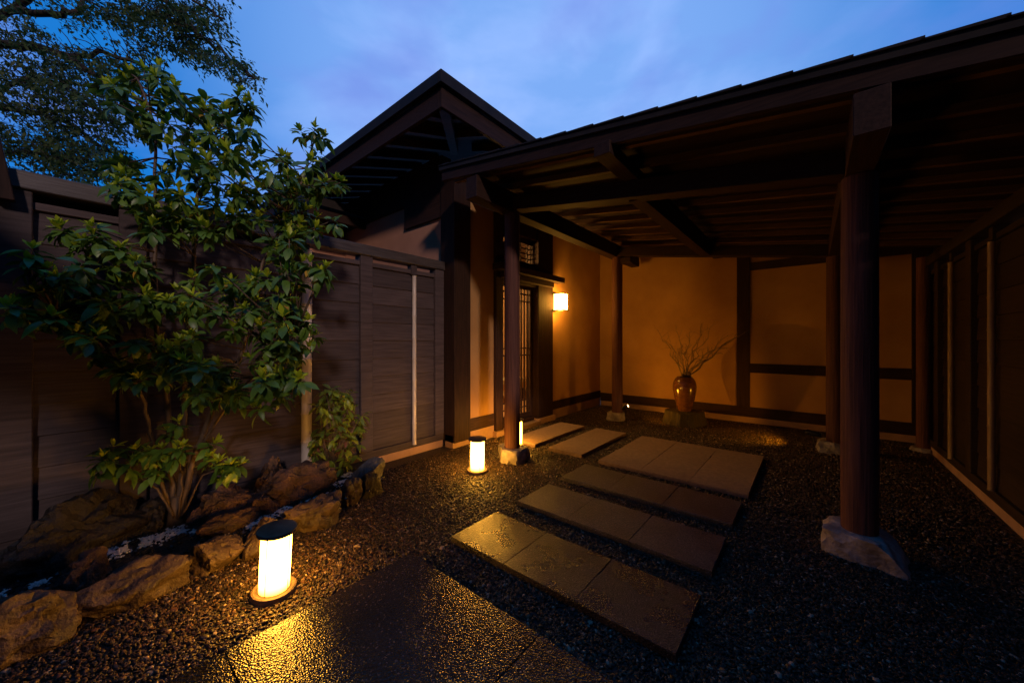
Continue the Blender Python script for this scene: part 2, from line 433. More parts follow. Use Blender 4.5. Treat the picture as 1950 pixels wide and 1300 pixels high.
def pebblemat(name, stops, rough, spec=0.5):
    m = bpy.data.materials.new(name); m.use_nodes = True
    n, l = m.node_tree.nodes, m.node_tree.links
    p = n['Principled BSDF']; p.inputs['Roughness'].default_value = rough
    p.inputs['Specular IOR Level'].default_value = spec
    oi = n.new('ShaderNodeObjectInfo'); rp = n.new('ShaderNodeValToRGB')
    rp.color_ramp.interpolation = 'CONSTANT'
    e = rp.color_ramp.elements
    while len(e) < len(stops): e.new(0.5)
    for k, (pos, c) in enumerate(stops):
        e[k].position = pos; e[k].color = (*c, 1)
    l.new(oi.outputs['Random'], rp.inputs['Fac']); l.new(rp.outputs['Color'], p.inputs['Base Color'])
    return m
M['gravel'] = pebblemat('wet_gravel', [(0, (0.022, 0.015, 0.010)), (0.30, (0.062, 0.040, 0.025)), (0.52, (0.036, 0.027, 0.020)),
                                       (0.70, (0.11, 0.068, 0.038)), (0.85, (0.080, 0.038, 0.020)), (0.95, (0.28, 0.21, 0.15))], 0.36, 0.22)
M['white_peb'] = mat('white_gravel', (0.80, 0.76, 0.72), (0.60, 0.56, 0.53), rough=0.5, scale=90)
M['black_peb'] = mat('black_pebbles', (0.030, 0.028, 0.028), (0.012, 0.012, 0.012), rough=0.25, scale=60)

# ------------------------------------------------------------------ ground
bm = bmesh.new()
vs = [bm.verts.new(q) for q in (Vector((-70, -70, 0.004)), Vector((70, -70, 0.004)), Vector((70, 70, 0.004)), Vector((-70, 70, 0.004)))]
bm.faces.new(vs)
tag(link('ground', bm_mesh(bm, 'ground'), M['ground']), kind='structure')

# loose gravel, scattered stone by stone
def scatter(name, quads, density, smin, smax, material, label):
    bm = bmesh.new()
    for q in quads:
        bm.faces.new([bm.verts.new(W(a, b, 0.008)) for a, b in q])
    me = bm_mesh(bm, name)
    for p in me.polygons:
        pass
    o = link(name, me, material)
    tag(o, label, 'gravel', kind='stuff')
    ng = bpy.data.node_groups.new(name + '_scatter', 'GeometryNodeTree')
    ng.interface.new_socket('Geometry', in_out='INPUT', socket_type='NodeSocketGeometry')
    ng.interface.new_socket('Geometry', in_out='OUTPUT', socket_type='NodeSocketGeometry')
    n, l = ng.nodes, ng.links
    gi, go = n.new('NodeGroupInput'), n.new('NodeGroupOutput')
    flip = n.new('GeometryNodeDistributePointsOnFaces')
    flip.inputs['Density'].default_value = density
    l.new(gi.outputs[0], flip.inputs['Mesh'])
    join = n.new('GeometryNodeJoinGeometry')
    for k in range(4):
        ico = n.new('GeometryNodeMeshIcoSphere'); ico.inputs['Radius'].default_value = 1.0; ico.inputs['Subdivisions'].default_value = 2
        sp = n.new('GeometryNodeSetPosition'); pos = n.new('GeometryNodeInputPosition'); nz = n.new('ShaderNodeTexNoise')
        nz.noise_dimensions = '4D'; nz.inputs['W'].default_value = k * 7.3; nz.inputs['Scale'].default_value = 0.9; nz.inputs['Detail'].default_value = 1.0
        vm = n.new('ShaderNodeVectorMath'); vm.operation = 'SUBTRACT'; vm.inputs[1].default_value = (0.5, 0.5, 0.5)
        vm2 = n.new('ShaderNodeVectorMath'); vm2.operation = 'SCALE'; vm2.inputs['Scale'].default_value = 1.5
        l.new(pos.outputs[0], nz.inputs['Vector']); l.new(nz.outputs['Color'], vm.inputs[0]); l.new(vm.outputs[0], vm2.inputs[0])
        l.new(ico.outputs['Mesh'], sp.inputs['Geometry']); l.new(vm2.outputs[0], sp.inputs['Offset'])
        gti = n.new('GeometryNodeGeometryToInstance')
        sm = n.new('GeometryNodeSetMaterial'); sm.inputs['Material'].default_value = material
        ss = n.new('GeometryNodeSetShadeSmooth')
        l.new(sp.outputs[0], ss.inputs['Geometry']); l.new(ss.outputs[0], sm.inputs['Geometry']); l.new(sm.outputs[0], gti.inputs[0]); l.new(gti.outputs[0], join.inputs[0])
    iop = n.new('GeometryNodeInstanceOnPoints'); iop.inputs['Pick Instance'].default_value = True
    rs = n.new('FunctionNodeRandomValue'); rs.data_type = 'FLOAT_VECTOR'
    rs.inputs[0].default_value = (smin, smin, smin * 0.6); rs.inputs[1].default_value = (smax, smax * 0.8, smax * 0.6)
    rr = n.new('FunctionNodeRandomValue'); rr.data_type = 'FLOAT_VECTOR'
    rr.inputs[0].default_value = (-0.5, -0.5, 0); rr.inputs[1].default_value = (0.5, 0.5, 6.28)
    ri = n.new('FunctionNodeRandomValue'); ri.data_type = 'INT'
    ri.inputs[4].default_value = 0; ri.inputs[5].default_value = 3
    l.new(flip.outputs['Points'], iop.inputs['Points']); l.new(join.outputs[0], iop.inputs['Instance'])
    l.new(ri.outputs[2], iop.inputs['Instance Index']); l.new(rr.outputs[0], iop.inputs['Rotation']); l.new(rs.outputs[0], iop.inputs['Scale'])
    l.new(iop.outputs[0], go.inputs[0])
    md = o.modifiers.new('scatter', 'NODES'); md.node_group = ng
    return o
scatter('gravel', [[(-0.6, -2.62), (-0.6, 0.95), (1.0, 0.95), (1.0, -2.62)],
                   [(1.0, -2.75), (1.0, 1.0), (3.2, 1.0), (3.2, -3.18), (1.75, -3.18)]],
        9000, 0.003, 0.0110, M['gravel'], 'wet brown pea gravel covering the path around the slabs')
scatter('gravel', [[(-0.6, -2.55), (-0.6, 0.95), (3.3, 0.95), (3.3, -2.9), (1.7, -2.9), (1.3, -2.55)]],
        170, 0.009, 0.019, M['gravel'], 'larger loose stones lying in the path gravel')
scatter('gravel', [[(3.2, -3.12), (3.2, 1.0), (6.5, 1.0), (6.5, -3.12)]],
        3800, 0.006, 0.013, M['gravel'], 'gravel in the dark rear part of the porch floor')

# ------------------------------------------------------------------ paving
def tile(parent, a0, a1, b0, b1, z0, z1, m):
    rnd_ = random.Random(int(a0 * 977 + b0 * 631))
    loop = []
    def side(p, q):
        n = max(4, int((Vector(q) - Vector(p)).length / 0.045))
        for k in range(n): loop.append((p[0] + (q[0] - p[0]) * k / n, p[1] + (q[1] - p[1]) * k / n))
    c = ((a0 + a1) / 2, (b0 + b1) / 2)
    side((a0, b0), (a0, b1)); side((a0, b1), (a1, b1)); side((a1, b1), (a1, b0)); side((a1, b0), (a0, b0))
    org = W(c[0], c[1], 0)
    bm = bmesh.new()
    lo, mid, top = [], [], []
    for a, b in loop:
        chip = 0.0 if rnd_.random() < 0.9 else rnd_.uniform(0.001, 0.006)
        j = rnd_.uniform(0.0, 0.0014) + chip
        da, db = (c[0] - a), (c[1] - b)
        L = math.hypot(da, db); da, db = da / L, db / L
        lo.append(bm.verts.new(W(a, b, z0) - org))
        mid.append(bm.verts.new(W(a + da * j * 0.5, b + db * j * 0.5, z1 - 0.003 - chip * 0.8 + rnd_.uniform(-.0008, .0008)) - org))
        top.append(bm.verts.new(W(a + da * (j + 0.0014), b + db * (j + 0.0014), z1) - org))
    n = len(loop)
    for k in range(n):
        q = (k + 1) % n
        bm.faces.new([lo[k], lo[q], mid[q], mid[k]]); bm.faces.new([mid[k], mid[q], top[q], top[k]])
    bm.faces.new(top); bm.faces.new(lo[::-1])
    me = bm_mesh(bm, 'tile'); me.materials.append(m)
    o = link('tile', me, None, parent); o.location = org - parent.location
    return o
def paving(label, a0, a1, bs, top, m, thick=0.075, group='paving slabs along the path'):
    t = thing('paving_row' if len(bs) > 2 else 'paving_slab', label, 'paving', group, W((a0 + a1) / 2, (bs[0] + bs[-1]) / 2, 0))
    for b0, b1 in zip(bs, bs[1:]):
        tile(t, a0, a1, b0 + 0.0005, b1 - 0.0005, top - thick, top + random.uniform(-0.0012, 0.0012), m)
    return t
B3 = [-1.715, -1.285, -0.85, -0.40]
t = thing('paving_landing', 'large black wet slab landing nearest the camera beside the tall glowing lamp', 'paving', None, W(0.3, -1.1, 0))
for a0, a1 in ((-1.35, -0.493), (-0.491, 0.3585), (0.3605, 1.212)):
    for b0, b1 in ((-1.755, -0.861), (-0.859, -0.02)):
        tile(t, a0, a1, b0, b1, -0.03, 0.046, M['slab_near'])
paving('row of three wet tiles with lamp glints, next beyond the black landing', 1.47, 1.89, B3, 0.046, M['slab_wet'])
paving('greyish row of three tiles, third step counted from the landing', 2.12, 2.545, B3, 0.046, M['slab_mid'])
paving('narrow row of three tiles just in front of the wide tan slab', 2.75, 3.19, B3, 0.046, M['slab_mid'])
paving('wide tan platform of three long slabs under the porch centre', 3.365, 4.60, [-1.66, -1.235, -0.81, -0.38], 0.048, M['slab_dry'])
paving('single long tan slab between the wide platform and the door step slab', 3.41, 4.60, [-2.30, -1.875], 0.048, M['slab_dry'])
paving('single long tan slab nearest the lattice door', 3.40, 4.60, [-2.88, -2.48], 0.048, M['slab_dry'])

# ------------------------------------------------------------------ house with the entrance
WB = -3.20                                    # face of the entrance wall
house = thing('entrance_house', 'ochre plastered house with dark timber frame, lattice door and hipped eaves', 'house', None, W(3.0, -3.3, 0))
def hbox(name, a0, a1, *r):
    k = lambda a: a if a > 6 else a * 0.955
    return box(name, k(a0), k(a1), *r)
def wallpanel(name, a0, a1, z0, z1, m=None): return hbox(name, a0, a1, WB - 0.16, WB, z0, z1, m or M['plaster'], house, 0.0)
wallpanel('plaster_panel', 3.17, 3.632, 0.31, 2.95)
wallpanel('plaster_panel', 5.03, 6.56, 0.29, 3.0)
hbox('base_rail', 3.17, 3.632, WB - 0.10, WB + 0.012, 0.155, 0.31, M['timber_a'], house)
hbox('base_rail', 5.03, 6.56, WB - 0.10, WB + 0.012, 0.155, 0.29, M['timber_a'], house)
hbox('footing', 2.90, 3.77, WB - 0.14, WB + 0.006, -0.1, 0.155, M['footing'], house)
hbox('footing', 4.98, 6.56, WB - 0.14, WB + 0.006, -0.1, 0.155, M['footing'], house)
hbox('corner_column', 2.90, 3.17, WB - 0.22, WB + 0.03, 0.07, 3.25, M['timber_z'], house)
hbox('door_jamb', 3.632, 3.775, WB - 0.16, WB + 0.05, 0.08, 2.95, M['timber_z'], house)
hbox('door_pillar', 4.62, 5.03, WB - 0.16, WB + 0.05, 0.09, 2.95, M['timber_z'], house)
hbox('pillar_base', 4.60, 5.06, WB - 0.17, WB + 0.08, -0.05, 0.09, M['footing'], house)
hbox('pillar_base', 3.61, 3.80, WB - 0.17, WB + 0.08, -0.05, 0.08, M['footing'], house)
hbox('threshold', 3.775, 4.62, WB - 0.30, WB + 0.10, -0.05, 0.07, M['slab_dry'], house)
hbox('sill', 3.775, 4.62, WB - 0.16, WB - 0.02, 0.07, 0.13, M['timber_a'], house)
hbox('lintel', 3.775, 4.62, WB - 0.16, WB + 0.03, 2.06, 2.36, M['timber_a'], house)
hbox('door_hood', 3.55, 5.15, WB + 0.05, WB + 0.20, 2.17, 2.255, M['timber_a'], house)
hbox('hood_bracket', 3.70, 4.95, WB + 0.05, WB + 0.12, 2.09, 2.168, M['timber_a'], house)
hbox('header', 3.775, 4.62, WB - 0.16, WB + 0.02, 2.76, 2.95, M['timber_a'], house)
hbox('tie_end', 3.60, 3.70, WB + 0.05, WB + 0.22, 2.36, 2.52, M['timber_b'], house)
# lattice door
door = hbox('door', 3.775, 3.815, WB - 0.10, WB - 0.06, 0.13, 2.06, M['timber_z'], house)
tag(door, 'dark lattice sliding door with lit room behind')
hbox('stile', 4.555, 4.62, WB - 0.10, WB - 0.06, 0.13, 2.06, M['timber_z'], door)
hbox('top_rail', 3.815, 4.555, WB - 0.098, WB - 0.062, 2.02, 2.06, M['timber_a'], door)
hbox('bottom_rail', 3.815, 4.555, WB - 0.098, WB - 0.062, 0.13, 0.20, M['timber_a'], door)
for k in range(9):
    a = 3.815 + 0.074 * (k + 1)
    hbox('lattice_bar', a - 0.009, a + 0.009, WB - 0.078, WB - 0.055, 0.20, 2.02, M['timber_z'], door, 0.0)
for z in (1.95, 1.845, 1.15, 1.05, 0.385, 0.285):
    hbox('cross_bar', 3.815, 4.555, WB - 0.092, WB - 0.080, z - 0.009, z + 0.009, M['timber_a'], door, 0.0)
hbox('pane', 3.815, 4.555, WB - 0.097, WB - 0.094, 0.20, 2.02, M['glass'], door, 0.0)
# transom
tr = hbox('transom_window', 3.775, 4.62, WB - 0.12, WB - 0.08, 2.36, 2.43, M['timber_a'], house)
hbox('frame', 3.775, 4.62, WB - 0.12, WB - 0.08, 2.70, 2.76, M['timber_a'], tr)
for a in (3.80, 4.07, 4.33, 4.50, 4.59):
    hbox('bar', a - 0.010, a + 0.010, WB - 0.10, WB - 0.075, 2.43, 2.70, M['timber_z'], tr, 0.0)
for z in (2.49, 2.565, 2.64):
    hbox('bar', 3.775, 4.62, WB - 0.115, WB - 0.103, z - 0.009, z + 0.009, M['timber_a'], tr, 0.0)
hbox('pane', 3.775, 4.62, WB - 0.126, WB - 0.122, 2.43, 2.70, M['glass'], tr, 0.0)
# lit room behind the lattice
room = box('room_floor', 3.2, 6.3, -5.9, WB - 0.32, -0.05, 0.06, M['inner'], house, 0.0)
box('room_wall', 3.2, 6.3, -6.0, -5.9, 0.0, 3.0, M['inner'], house, 0.0)
box('room_wall', 6.3, 6.38, -6.0, WB - 0.165, 0.0, 3.0, M['inner'], house, 0.0)
box('room_wall', 3.12, 3.2, -6.0, WB - 0.225, 0.0, 3.0, M['inner'], house, 0.0)
box('room_ceiling', 3.12, 6.38, -6.0, WB - 0.165, 3.0, 3.05, M['timber_a'], house, 0.0)
bench = thing('bench', 'low bench with pale cushion seen through the lattice door', 'bench', None, W(5.25, -4.78, 0.06))
box('seat', 4.5, 6.0, -5.0, -4.55, 0.30, 0.42, M['inner'], bench)
box('cushion', 4.55, 5.95, -4.98, -4.57, 0.421, 0.50, M['cushion'], bench)
for a in (4.6, 5.85):
    box('leg', a, a + 0.08, -4.95, -4.60, 0.061, 0.299, M['timber_z'], bench)
for a in (4.1, 4.9, 5.6):
    box('room_post', a, a + 0.09, -5.898, -5.82, 0.061, 2.99, M['timber_z'], house)
rl = thing('pendant_light', 'glowing paper pendant light inside the room behind the lattice door', 'pendant light', None, W(3.775, -4.425, 2.2))
box('shade', 3.6, 3.95, -4.6, -4.25, 2.2, 2.6, M['room_paper'], rl, 0.01)
box('cord', 3.77, 3.78, -4.43, -4.42, 2.601, 2.999, M['iron'], rl, 0.0)
# left flank of the house above the fence
LA = 2.82
box('flank_wall', LA, LA + 0.15, -8.5, WB - 0.225, 0.0, 3.05, M['plaster_h'], house, 0.0)
box('wall_plate', LA - 0.03, LA + 0.12, -8.5, WB - 0.225, 3.052, 3.5, M['timber_b'], house)
box('dark_board', LA - 0.035, LA - 0.002, -4.2, -3.43, 2.75, 3.05, M['timber_b'], house)  # dark timber board hanging high on the flank wall
# hipped roof: eaves at EA (front) and EB (right)
EA, EB, EZ = 2.11, -2.60, 3.745
PIT = 0.325
def rz(a, b): return min((a - EA), (EB - b)) * PIT
def eave(name, z0, z1, off, m):
    ra = box(name, EA + off, EA + off + 0.035, -10.0, EB - off - 0.036, z0, z1, m, house)
    rb = box(name, EA + off, 9.5, EB - off - 0.035, EB - off, z0, z1, m, house)
eave('eave_fascia', EZ - 0.115, EZ, 0.0, M['roof'])
eave('eave_board', EZ - 0.31, EZ - 0.117, 0.045, M['timber_a'])
DZ = EZ - 0.10
def roofplane(name, pts, t, m):
    lo = [Vector(p) for p in pts]
    hi = [p + Vector((0, 0, t)) for p in lo]
    bm = bmesh.new()
    A = [bm.verts.new(p) for p in lo]; B = [bm.verts.new(p) for p in hi]
    bm.faces.new(A[::-1]); bm.faces.new(B)
    k = len(A)
    for i in range(k): bm.faces.new([A[i], A[(i + 1) % k], B[(i + 1) % k], B[i]])
    o = link(name, bm_mesh(bm, name), m, house); o.location = -house.location
    return o
o_ = 0.04
def rp(a, b, dz=0.0): return W(a, b, DZ + dz + rz(a, b))
roofplane('roof_slope', [rp(EA + o_, EB - o_), rp(EA + o_, -10.0), rp(EA + 2.8, -10.0), rp(EA + 2.8, EB - 2.8)], 0.09, M['soffit'])
roofplane('roof_slope', [rp(EA + o_, EB - o_), rp(EA + 2.8, EB - 2.8), rp(9.5, EB - 2.8), rp(9.5, EB - o_)], 0.09, M['soffit'])
roofplane('roof_cap', [rp(EA + 2.8, EB - 2.8), rp(EA + 2.8, -10.0), rp(9.5, -10.0), rp(9.5, EB - 2.8)], 0.09, M['roof'])
def rafter(p, q, w, d):
    dv = (q - p); s = Vector((-dv.y, dv.x, 0)).normalized() * (w / 2); dn = Vector((0, 0, -d))
    hexobj('rafter', [p - s + dn, p + s + dn, q + s + dn, q - s + dn, p - s, p + s, q + s, q - s], M['rafter'], house, 0.0)
b = EB - 0.55
while b > -9.5:
    a1 = min(EA + (EB - b) , EA + 1.4)
    rafter(rp(EA + 0.085, b, -0.004), W(a1, b, DZ - 0.004 + (a1 - EA) * PIT), 0.085, 0.095)
    b -= 0.42
a = EA + 0.55
while a < 9.0:
    b1 = max(EB - (a - EA), EB - 1.0)
    rafter(rp(a, EB - 0.085, -0.004), W(a, b1, DZ - 0.004 + (EB - b1) * PIT), 0.085, 0.095)
    a += 0.42
rafter(rp(EA + 0.09, EB - 0.09, -0.012), rp(EA + 1.3, EB - 1.3, -0.012), 0.10, 0.16)
# lower wing roof seen between the tree and the gable
wing = thing('low_wing', 'low dark side wing roof tucked under the hipped eaves', 'house wing', None, W(2.2, -5.4, 0))
box('fascia', 2.0, 2.92, -5.34, -5.27, 2.98, 3.10, M['timber_a'], wing)
box('soffit', 2.0, 2.92, -5.95, -5.345, 3.10, 3.14, M['timber_a'], wing)
hexobj('roof', [W(1.95, -5.25, 3.145), W(1.95, -6.8, 3.55), W(2.93, -6.8, 3.55), W(2.93, -5.25, 3.145),
                W(1.95, -5.25, 3.26), W(1.95, -6.8, 3.66), W(2.93, -6.8, 3.66), W(2.93, -5.25, 3.26)], M['roof'], wing)
box('wall', 2.05, 2.92, -6.05, -5.95, 0.0, 3.098, M['plaster_h'], wing, 0.0)

# ------------------------------------------------------------------ rear wall under the porch
rear = thing('rear_wall', 'ochre plaster wall with dark timber stiles behind the vase', 'wall', None, W(6.6, -1.1, 0))
RA = 6.56
box('plaster_panel', RA, RA + 0.14, WB, 2.60, 0.245, 3.0, M['plaster'], rear, 0.0)
box('footing', RA - 0.006, RA + 0.12, WB + 0.012, 1.30, -0.1, 0.095, M['footing'], rear, 0.0)
box('base_rail', RA - 0.02, RA + 0.1, WB + 0.014, 1.30, 0.096, 0.25, M['timber_b'], rear)
box('stile', RA - 0.03, RA + 0.05, -0.89, -0.72, 0.251, 2.99, M['timber_z'], rear)
box('stile', RA - 0.03, RA + 0.05, 0.95, 1.12, 0.251, 2.99, M['timber_z'], rear)
box('rail', RA - 0.022, RA + 0.05, -0.719, 0.949, 0.775, 0.915, M['timber_b'], rear)
box('rail', RA - 0.022, RA + 0.05, -0.719, 0.949, 2.33, 2.45, M['timber_b'], rear)

# ------------------------------------------------------------------ porch
porch = thing('entrance_porch', 'dark timber porch with round posts and sloping metal roof over the path', 'porch', None, W(4.2, -1.1, 0))
SL = 0.145
def zb(b): return 2.697 - SL * (b + 1.7)          # underside of roof structure
def zbeam(b): return 2.572 - 0.152 * (b + 2.2)    # underside of cross beams
POSTS = [(2.90, -2.41), (5.46, -2.37), (2.90, 0.215), (5.44, 0.21)]
def post(a, b, ztop, zbase):
    prof = [(0, 0), (0.081, 0), (0.083, 0.3), (0.082, 1.2), (0.080, ztop - zbase - 0.0), (0, ztop - zbase)]
    return lathe('post', prof, M['post'], porch, W(a, b, zbase) - porch.location, 28)
PB = [0.15, 0.13, 0.16, 0.13]
for (a, b), zb_ in zip(POSTS, PB):
    post(a, b, zbeam(b) - 0.002, zb_ - 0.012)
def rockmesh(name, dims, seed, boxy=3.0, rough=0.16, sub=4, cuts=7, flat_top=None):
    bm = bmesh.new()
    bmesh.ops.create_icosphere(bm, subdivisions=sub, radius=1.0)
    rnd = random.Random(seed)
    off = Vector((rnd.uniform(-50, 50), rnd.uniform(-50, 50), rnd.uniform(-50, 50)))
    planes = []
    for _ in range(cuts):
        nrm = Vector((rnd.gauss(0, 1), rnd.gauss(0, 1), rnd.gauss(0, 0.8))).normalized()
        planes.append((nrm, rnd.uniform(0.62, 0.9)))
    for v in bm.verts:
        p = v.co.normalized()
        k = (abs(p.x) ** boxy + abs(p.y) ** boxy + abs(p.z) ** boxy) ** (-1.0 / boxy)
        p = p * k
        for nrm, d in planes:
            e = p.dot(nrm) - d
            if e > 0: p = p - nrm * e * 0.85
        q = p * 1.4 + off
        n1 = noise.fractal(q, 0.9, 2.1, 8) * rough
        n2 = (noise.ridged_multi_fractal(q * 2.1, 0.9, 2.1, 7, 0.9, 2.0) - 1.0) * rough * 0.45
        p = p * (1 + n1 + n2)
        if flat_top is not None and p.z > flat_top: p.z = flat_top + (p.z - flat_top) * 0.08
        v.co = Vector((p.x * dims[0], p.y * dims[1], p.z * dims[2]))
    me = bm_mesh(bm, name, True)
    try: me.set_sharp_from_angle(angle=R(38))
    except Exception: pass
    return me
def pad(a, b, top, dx, dy, seed, rot):
    me = rockmesh('foundation_stone', (dx, dy, top * 1.25), seed, 4.5, 0.16, 4, 4, 0.78)
    me.materials.append(M['stone_white'])
    o = link('foundation_stone', me, None, porch)
    o.location = W(a, b, 0.0) - porch.location
    o.rotation_euler = (0, 0, rot)
    return o
pad(2.90, -2.41, 0.15, 0.155, 0.145, 3, 0.15)
pad(5.46, -2.37, 0.13, 0.15, 0.15, 5, 0.2)
pad(2.90, 0.235, 0.16, 0.185, 0.17, 9, -0.15)
pad(5.44, 0.21, 0.13, 0.17, 0.15, 14, 0.1)
# purlins over the posts and in the middle
box('purlin', 2.315, 6.35, -2.485, -2.345, 2.575, 2.775, M['timber_a'], porch)
box('purlin', 2.310, 6.35, -1.175, -1.055, 2.540, 2.630, M['timber_a'], porch)
box('purlin', 2.310, 6.35, 0.150, 0.275, 2.205, 2.405, M['timber_a'], porch)
box('purlin', 2.340, 6.35, 1.20, 1.31, 2.13, 2.24, M['timber_a'], porch)
box('joist', 2.905, 5.385, -1.16, -1.045, 2.402, 2.535, M['timber_a'], porch)
# sloping cross beams
for a0, a1 in ((2.825, 2.965), (5.39, 5.53)):
    slope('cross_beam', a0, a1, -2.343, 0.148, zbeam, 0.135, M['timber_b'], porch)
box('beam_end', 5.40, 5.52, -2.34, -2.12, 2.44, 2.565, M['timber_b'], porch) if False else None
box('tie_nose', 5.40, 5.52, -2.29, -2.13, 2.47, 2.55, M['timber_b'], porch)
# rafters
a = 2.50
while a < 6.4:
    slope('rafter', a - 0.022, a + 0.022, -2.84, 1.33, lambda b: zb(b) + 0.035, 0.052, M['slat'], porch, 0.0)
    a += 0.362
# boarding, barge and stepped sheet roof
slope('roof_boarding', 2.375, 6.552, -2.84, 1.34, lambda b: zb(b) + 0.088, 0.012, M['timber_b'], porch, 0.0)
slope('wall_flashing', 3.04, 6.552, -3.195, -2.845, lambda b: zb(b) + 0.086, 0.03, M['roof'], porch, 0.0)
slope('barge_board', 2.33, 2.37, -2.86, 1.36, zb, 0.096, M['timber_b'], porch)
slope('end_fascia', 2.31, 2.372, -2.88, 1.38, lambda b: zb(b) + 0.098, 0.040, M['roof'], porch, 0.0)
seams = [-2.88] + [-2.74 + 0.2215 * k for k in range(19)]
for k, (b0, b1) in enumerate(zip(seams, seams[1:])):
    z = lambda b: zb(b) + 0.139
    top0, top1 = z(b0) + 0.006, z(b1) + 0.015
    hexobj('roof_course', [W(2.300, b0, z(b0)), W(2.300, b1 + 0.012, z(b1) - 0.002), W(6.555, b1 + 0.012, z(b1) - 0.002), W(6.555, b0, z(b0)),
                           W(2.300, b0, top0), W(2.300, b1 + 0.012, top1), W(6.555, b1 + 0.012, top1), W(6.555, b0, top0)], M['roof'], porch, 0.0)

# ------------------------------------------------------------------ plank fences
def bamboo(name, a, b, z0, z1, r, m, parent, lean=0.0):
    prof, z, k = [(0, z0)], z0, 0
    L = 0.235
    while z < z1:
        zt = min(z + L, z1)
        prof += [(r * 1.10, z + 0.001), (r * 1.0, z + 0.012), (r * 0.985, (z + zt) / 2), (r * 1.0, zt - 0.010), (r * 1.09, zt - 0.001)]
        z = zt
    prof.append((0, z1))
    root = parent.location
    o = lathe(name, prof, m, parent, W(a, b, 0) - root, 14, 60)
    o.rotation_euler = (0, lean, 0)
    return o
def fence(name, label, bf, face, a_lo, a_hi, posts, m, capm, bams, bm_mat, boards_top=1.99, ztop=2.19, bfoot=None):
    """bf: plane of the plank faces, face: +1 when it looks towards +b"""
    t = thing(name, label, 'fence', None, W((a_lo + a_hi) / 2, bf, 0))
    s = face
    bb = lambda x0, x1: (bf + min(s * x0, s * x1), bf + max(s * x0, s * x1))
    box('footing', a_lo, a_hi, *bb(-0.10, 0.012), -0.1, 0.085, M['footing'], t, 0.004)
    edges = [a_lo] + [p for p in posts] + [a_hi]
    n = 10
    hgt = (boards_top - 0.165) / n
    for e0, e1 in zip(edges, edges[1:]):
        for k in range(n):
            z0 = 0.165 + k * hgt
            tilt = 0.010
            x0, x1 = bf, bf - s * tilt          # bottom edge proud of the board below
            j = random.uniform(-0.002, 0.002)
            pts = [W(e0, x0 + s * j - s * 0.022, z0 - 0.006), W(e0, x0 + s * j, z0), W(e1, x0 + s * j, z0), W(e1, x0 + s * j - s * 0.022, z0 - 0.006),
                   W(e0, x1 - s * 0.020, z0 + hgt + 0.001), W(e0, x1, z0 + hgt + 0.001), W(e1, x1, z0 + hgt + 0.001), W(e1, x1 - s * 0.020, z0 + hgt + 0.001)]
            hexobj('plank', pts, m, t, 0.0015)
    box('bottom_rail', a_lo, a_hi, *bb(-0.07, 0.022), 0.087, 0.163, m, t)
    box('top_rail', a_lo, a_hi, *bb(-0.06, 0.014), boards_top + 0.002, boards_top + 0.045, m, t)
    box('cap_rail', a_lo - 0.03, a_hi, *bb(-0.10, 0.055), ztop - 0.10, ztop, capm, t, 0.005)
    if face > 0: box('added_backing', a_lo, 1.2, *bb(-0.135, -0.105), boards_top - 0.1, ztop + 0.0, m, t)  # added board that keeps the bright sky out of the slit
    for p in posts:
        box('post', p - 0.062, p + 0.062, *bb(-0.08, 0.035), 0.165, ztop - 0.101, m, t, 0.004)
    for (a, z0, z1, r, ln) in bams:
        bamboo('bamboo_batten', a, bf + s * (r + 0.006), z0, z1, r, bm_mat, t, ln)
        box('cap_block', a - 0.035, a + 0.035, *bb(-0.05, 0.030), z1 + 0.01, ztop - 0.102, m, t, 0.002)
    return t
FB = -3.38
fence('garden_fence', 'dark brown horizontal plank fence with bamboo battens left of the entrance', FB, 1, -1.6, 2.765,
      [-0.23, 0.22, 1.80, 2.70], M['plank'], M['cap'], [(1.245, 0.16, 2.03, 0.040, 0.008), (2.35, 0.12, 1.97, 0.022, 0.0)], M['bamboo'])
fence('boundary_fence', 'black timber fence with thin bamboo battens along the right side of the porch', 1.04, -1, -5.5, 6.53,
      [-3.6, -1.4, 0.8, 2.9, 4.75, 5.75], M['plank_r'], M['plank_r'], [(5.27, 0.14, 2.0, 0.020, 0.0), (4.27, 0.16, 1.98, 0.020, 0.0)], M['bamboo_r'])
cp = thing('corner_post', 'round dark post on a small stone in the far right corner', 'post', None, W(6.12, 0.98, 0))
lathe('shaft', [(0, 0.05), (0.06, 0.05), (0.06, 2.2), (0, 2.2)], M['post'], cp, (0, 0, 0), 18)
lathe('base', [(0, 0), (0.12, 0), (0.10, 0.05), (0, 0.05)], M['stone_white'], cp, (0, 0, 0), 10)
gp = thing('gate_brace', 'slanting dark gate timber at the far left end of the fence', 'gate', None, W(-0.33, FB, 0))
hexobj('brace', [W(-0.30, FB + 0.06, 2.0), W(-0.30, FB + 0.12, 2.0), W(-0.22, FB + 0.12, 2.0), W(-0.22, FB + 0.06, 2.0),
                 W(-0.42, FB + 0.06, 2.75), W(-0.42, FB + 0.12, 2.75), W(-0.33, FB + 0.12, 2.75), W(-0.33, FB + 0.06, 2.75)], M['timber_z'], gp)
box('gate_post', -0.52, -0.38, FB + 0.06, FB + 0.2, 0.0, 2.9, M['timber_z'], gp)

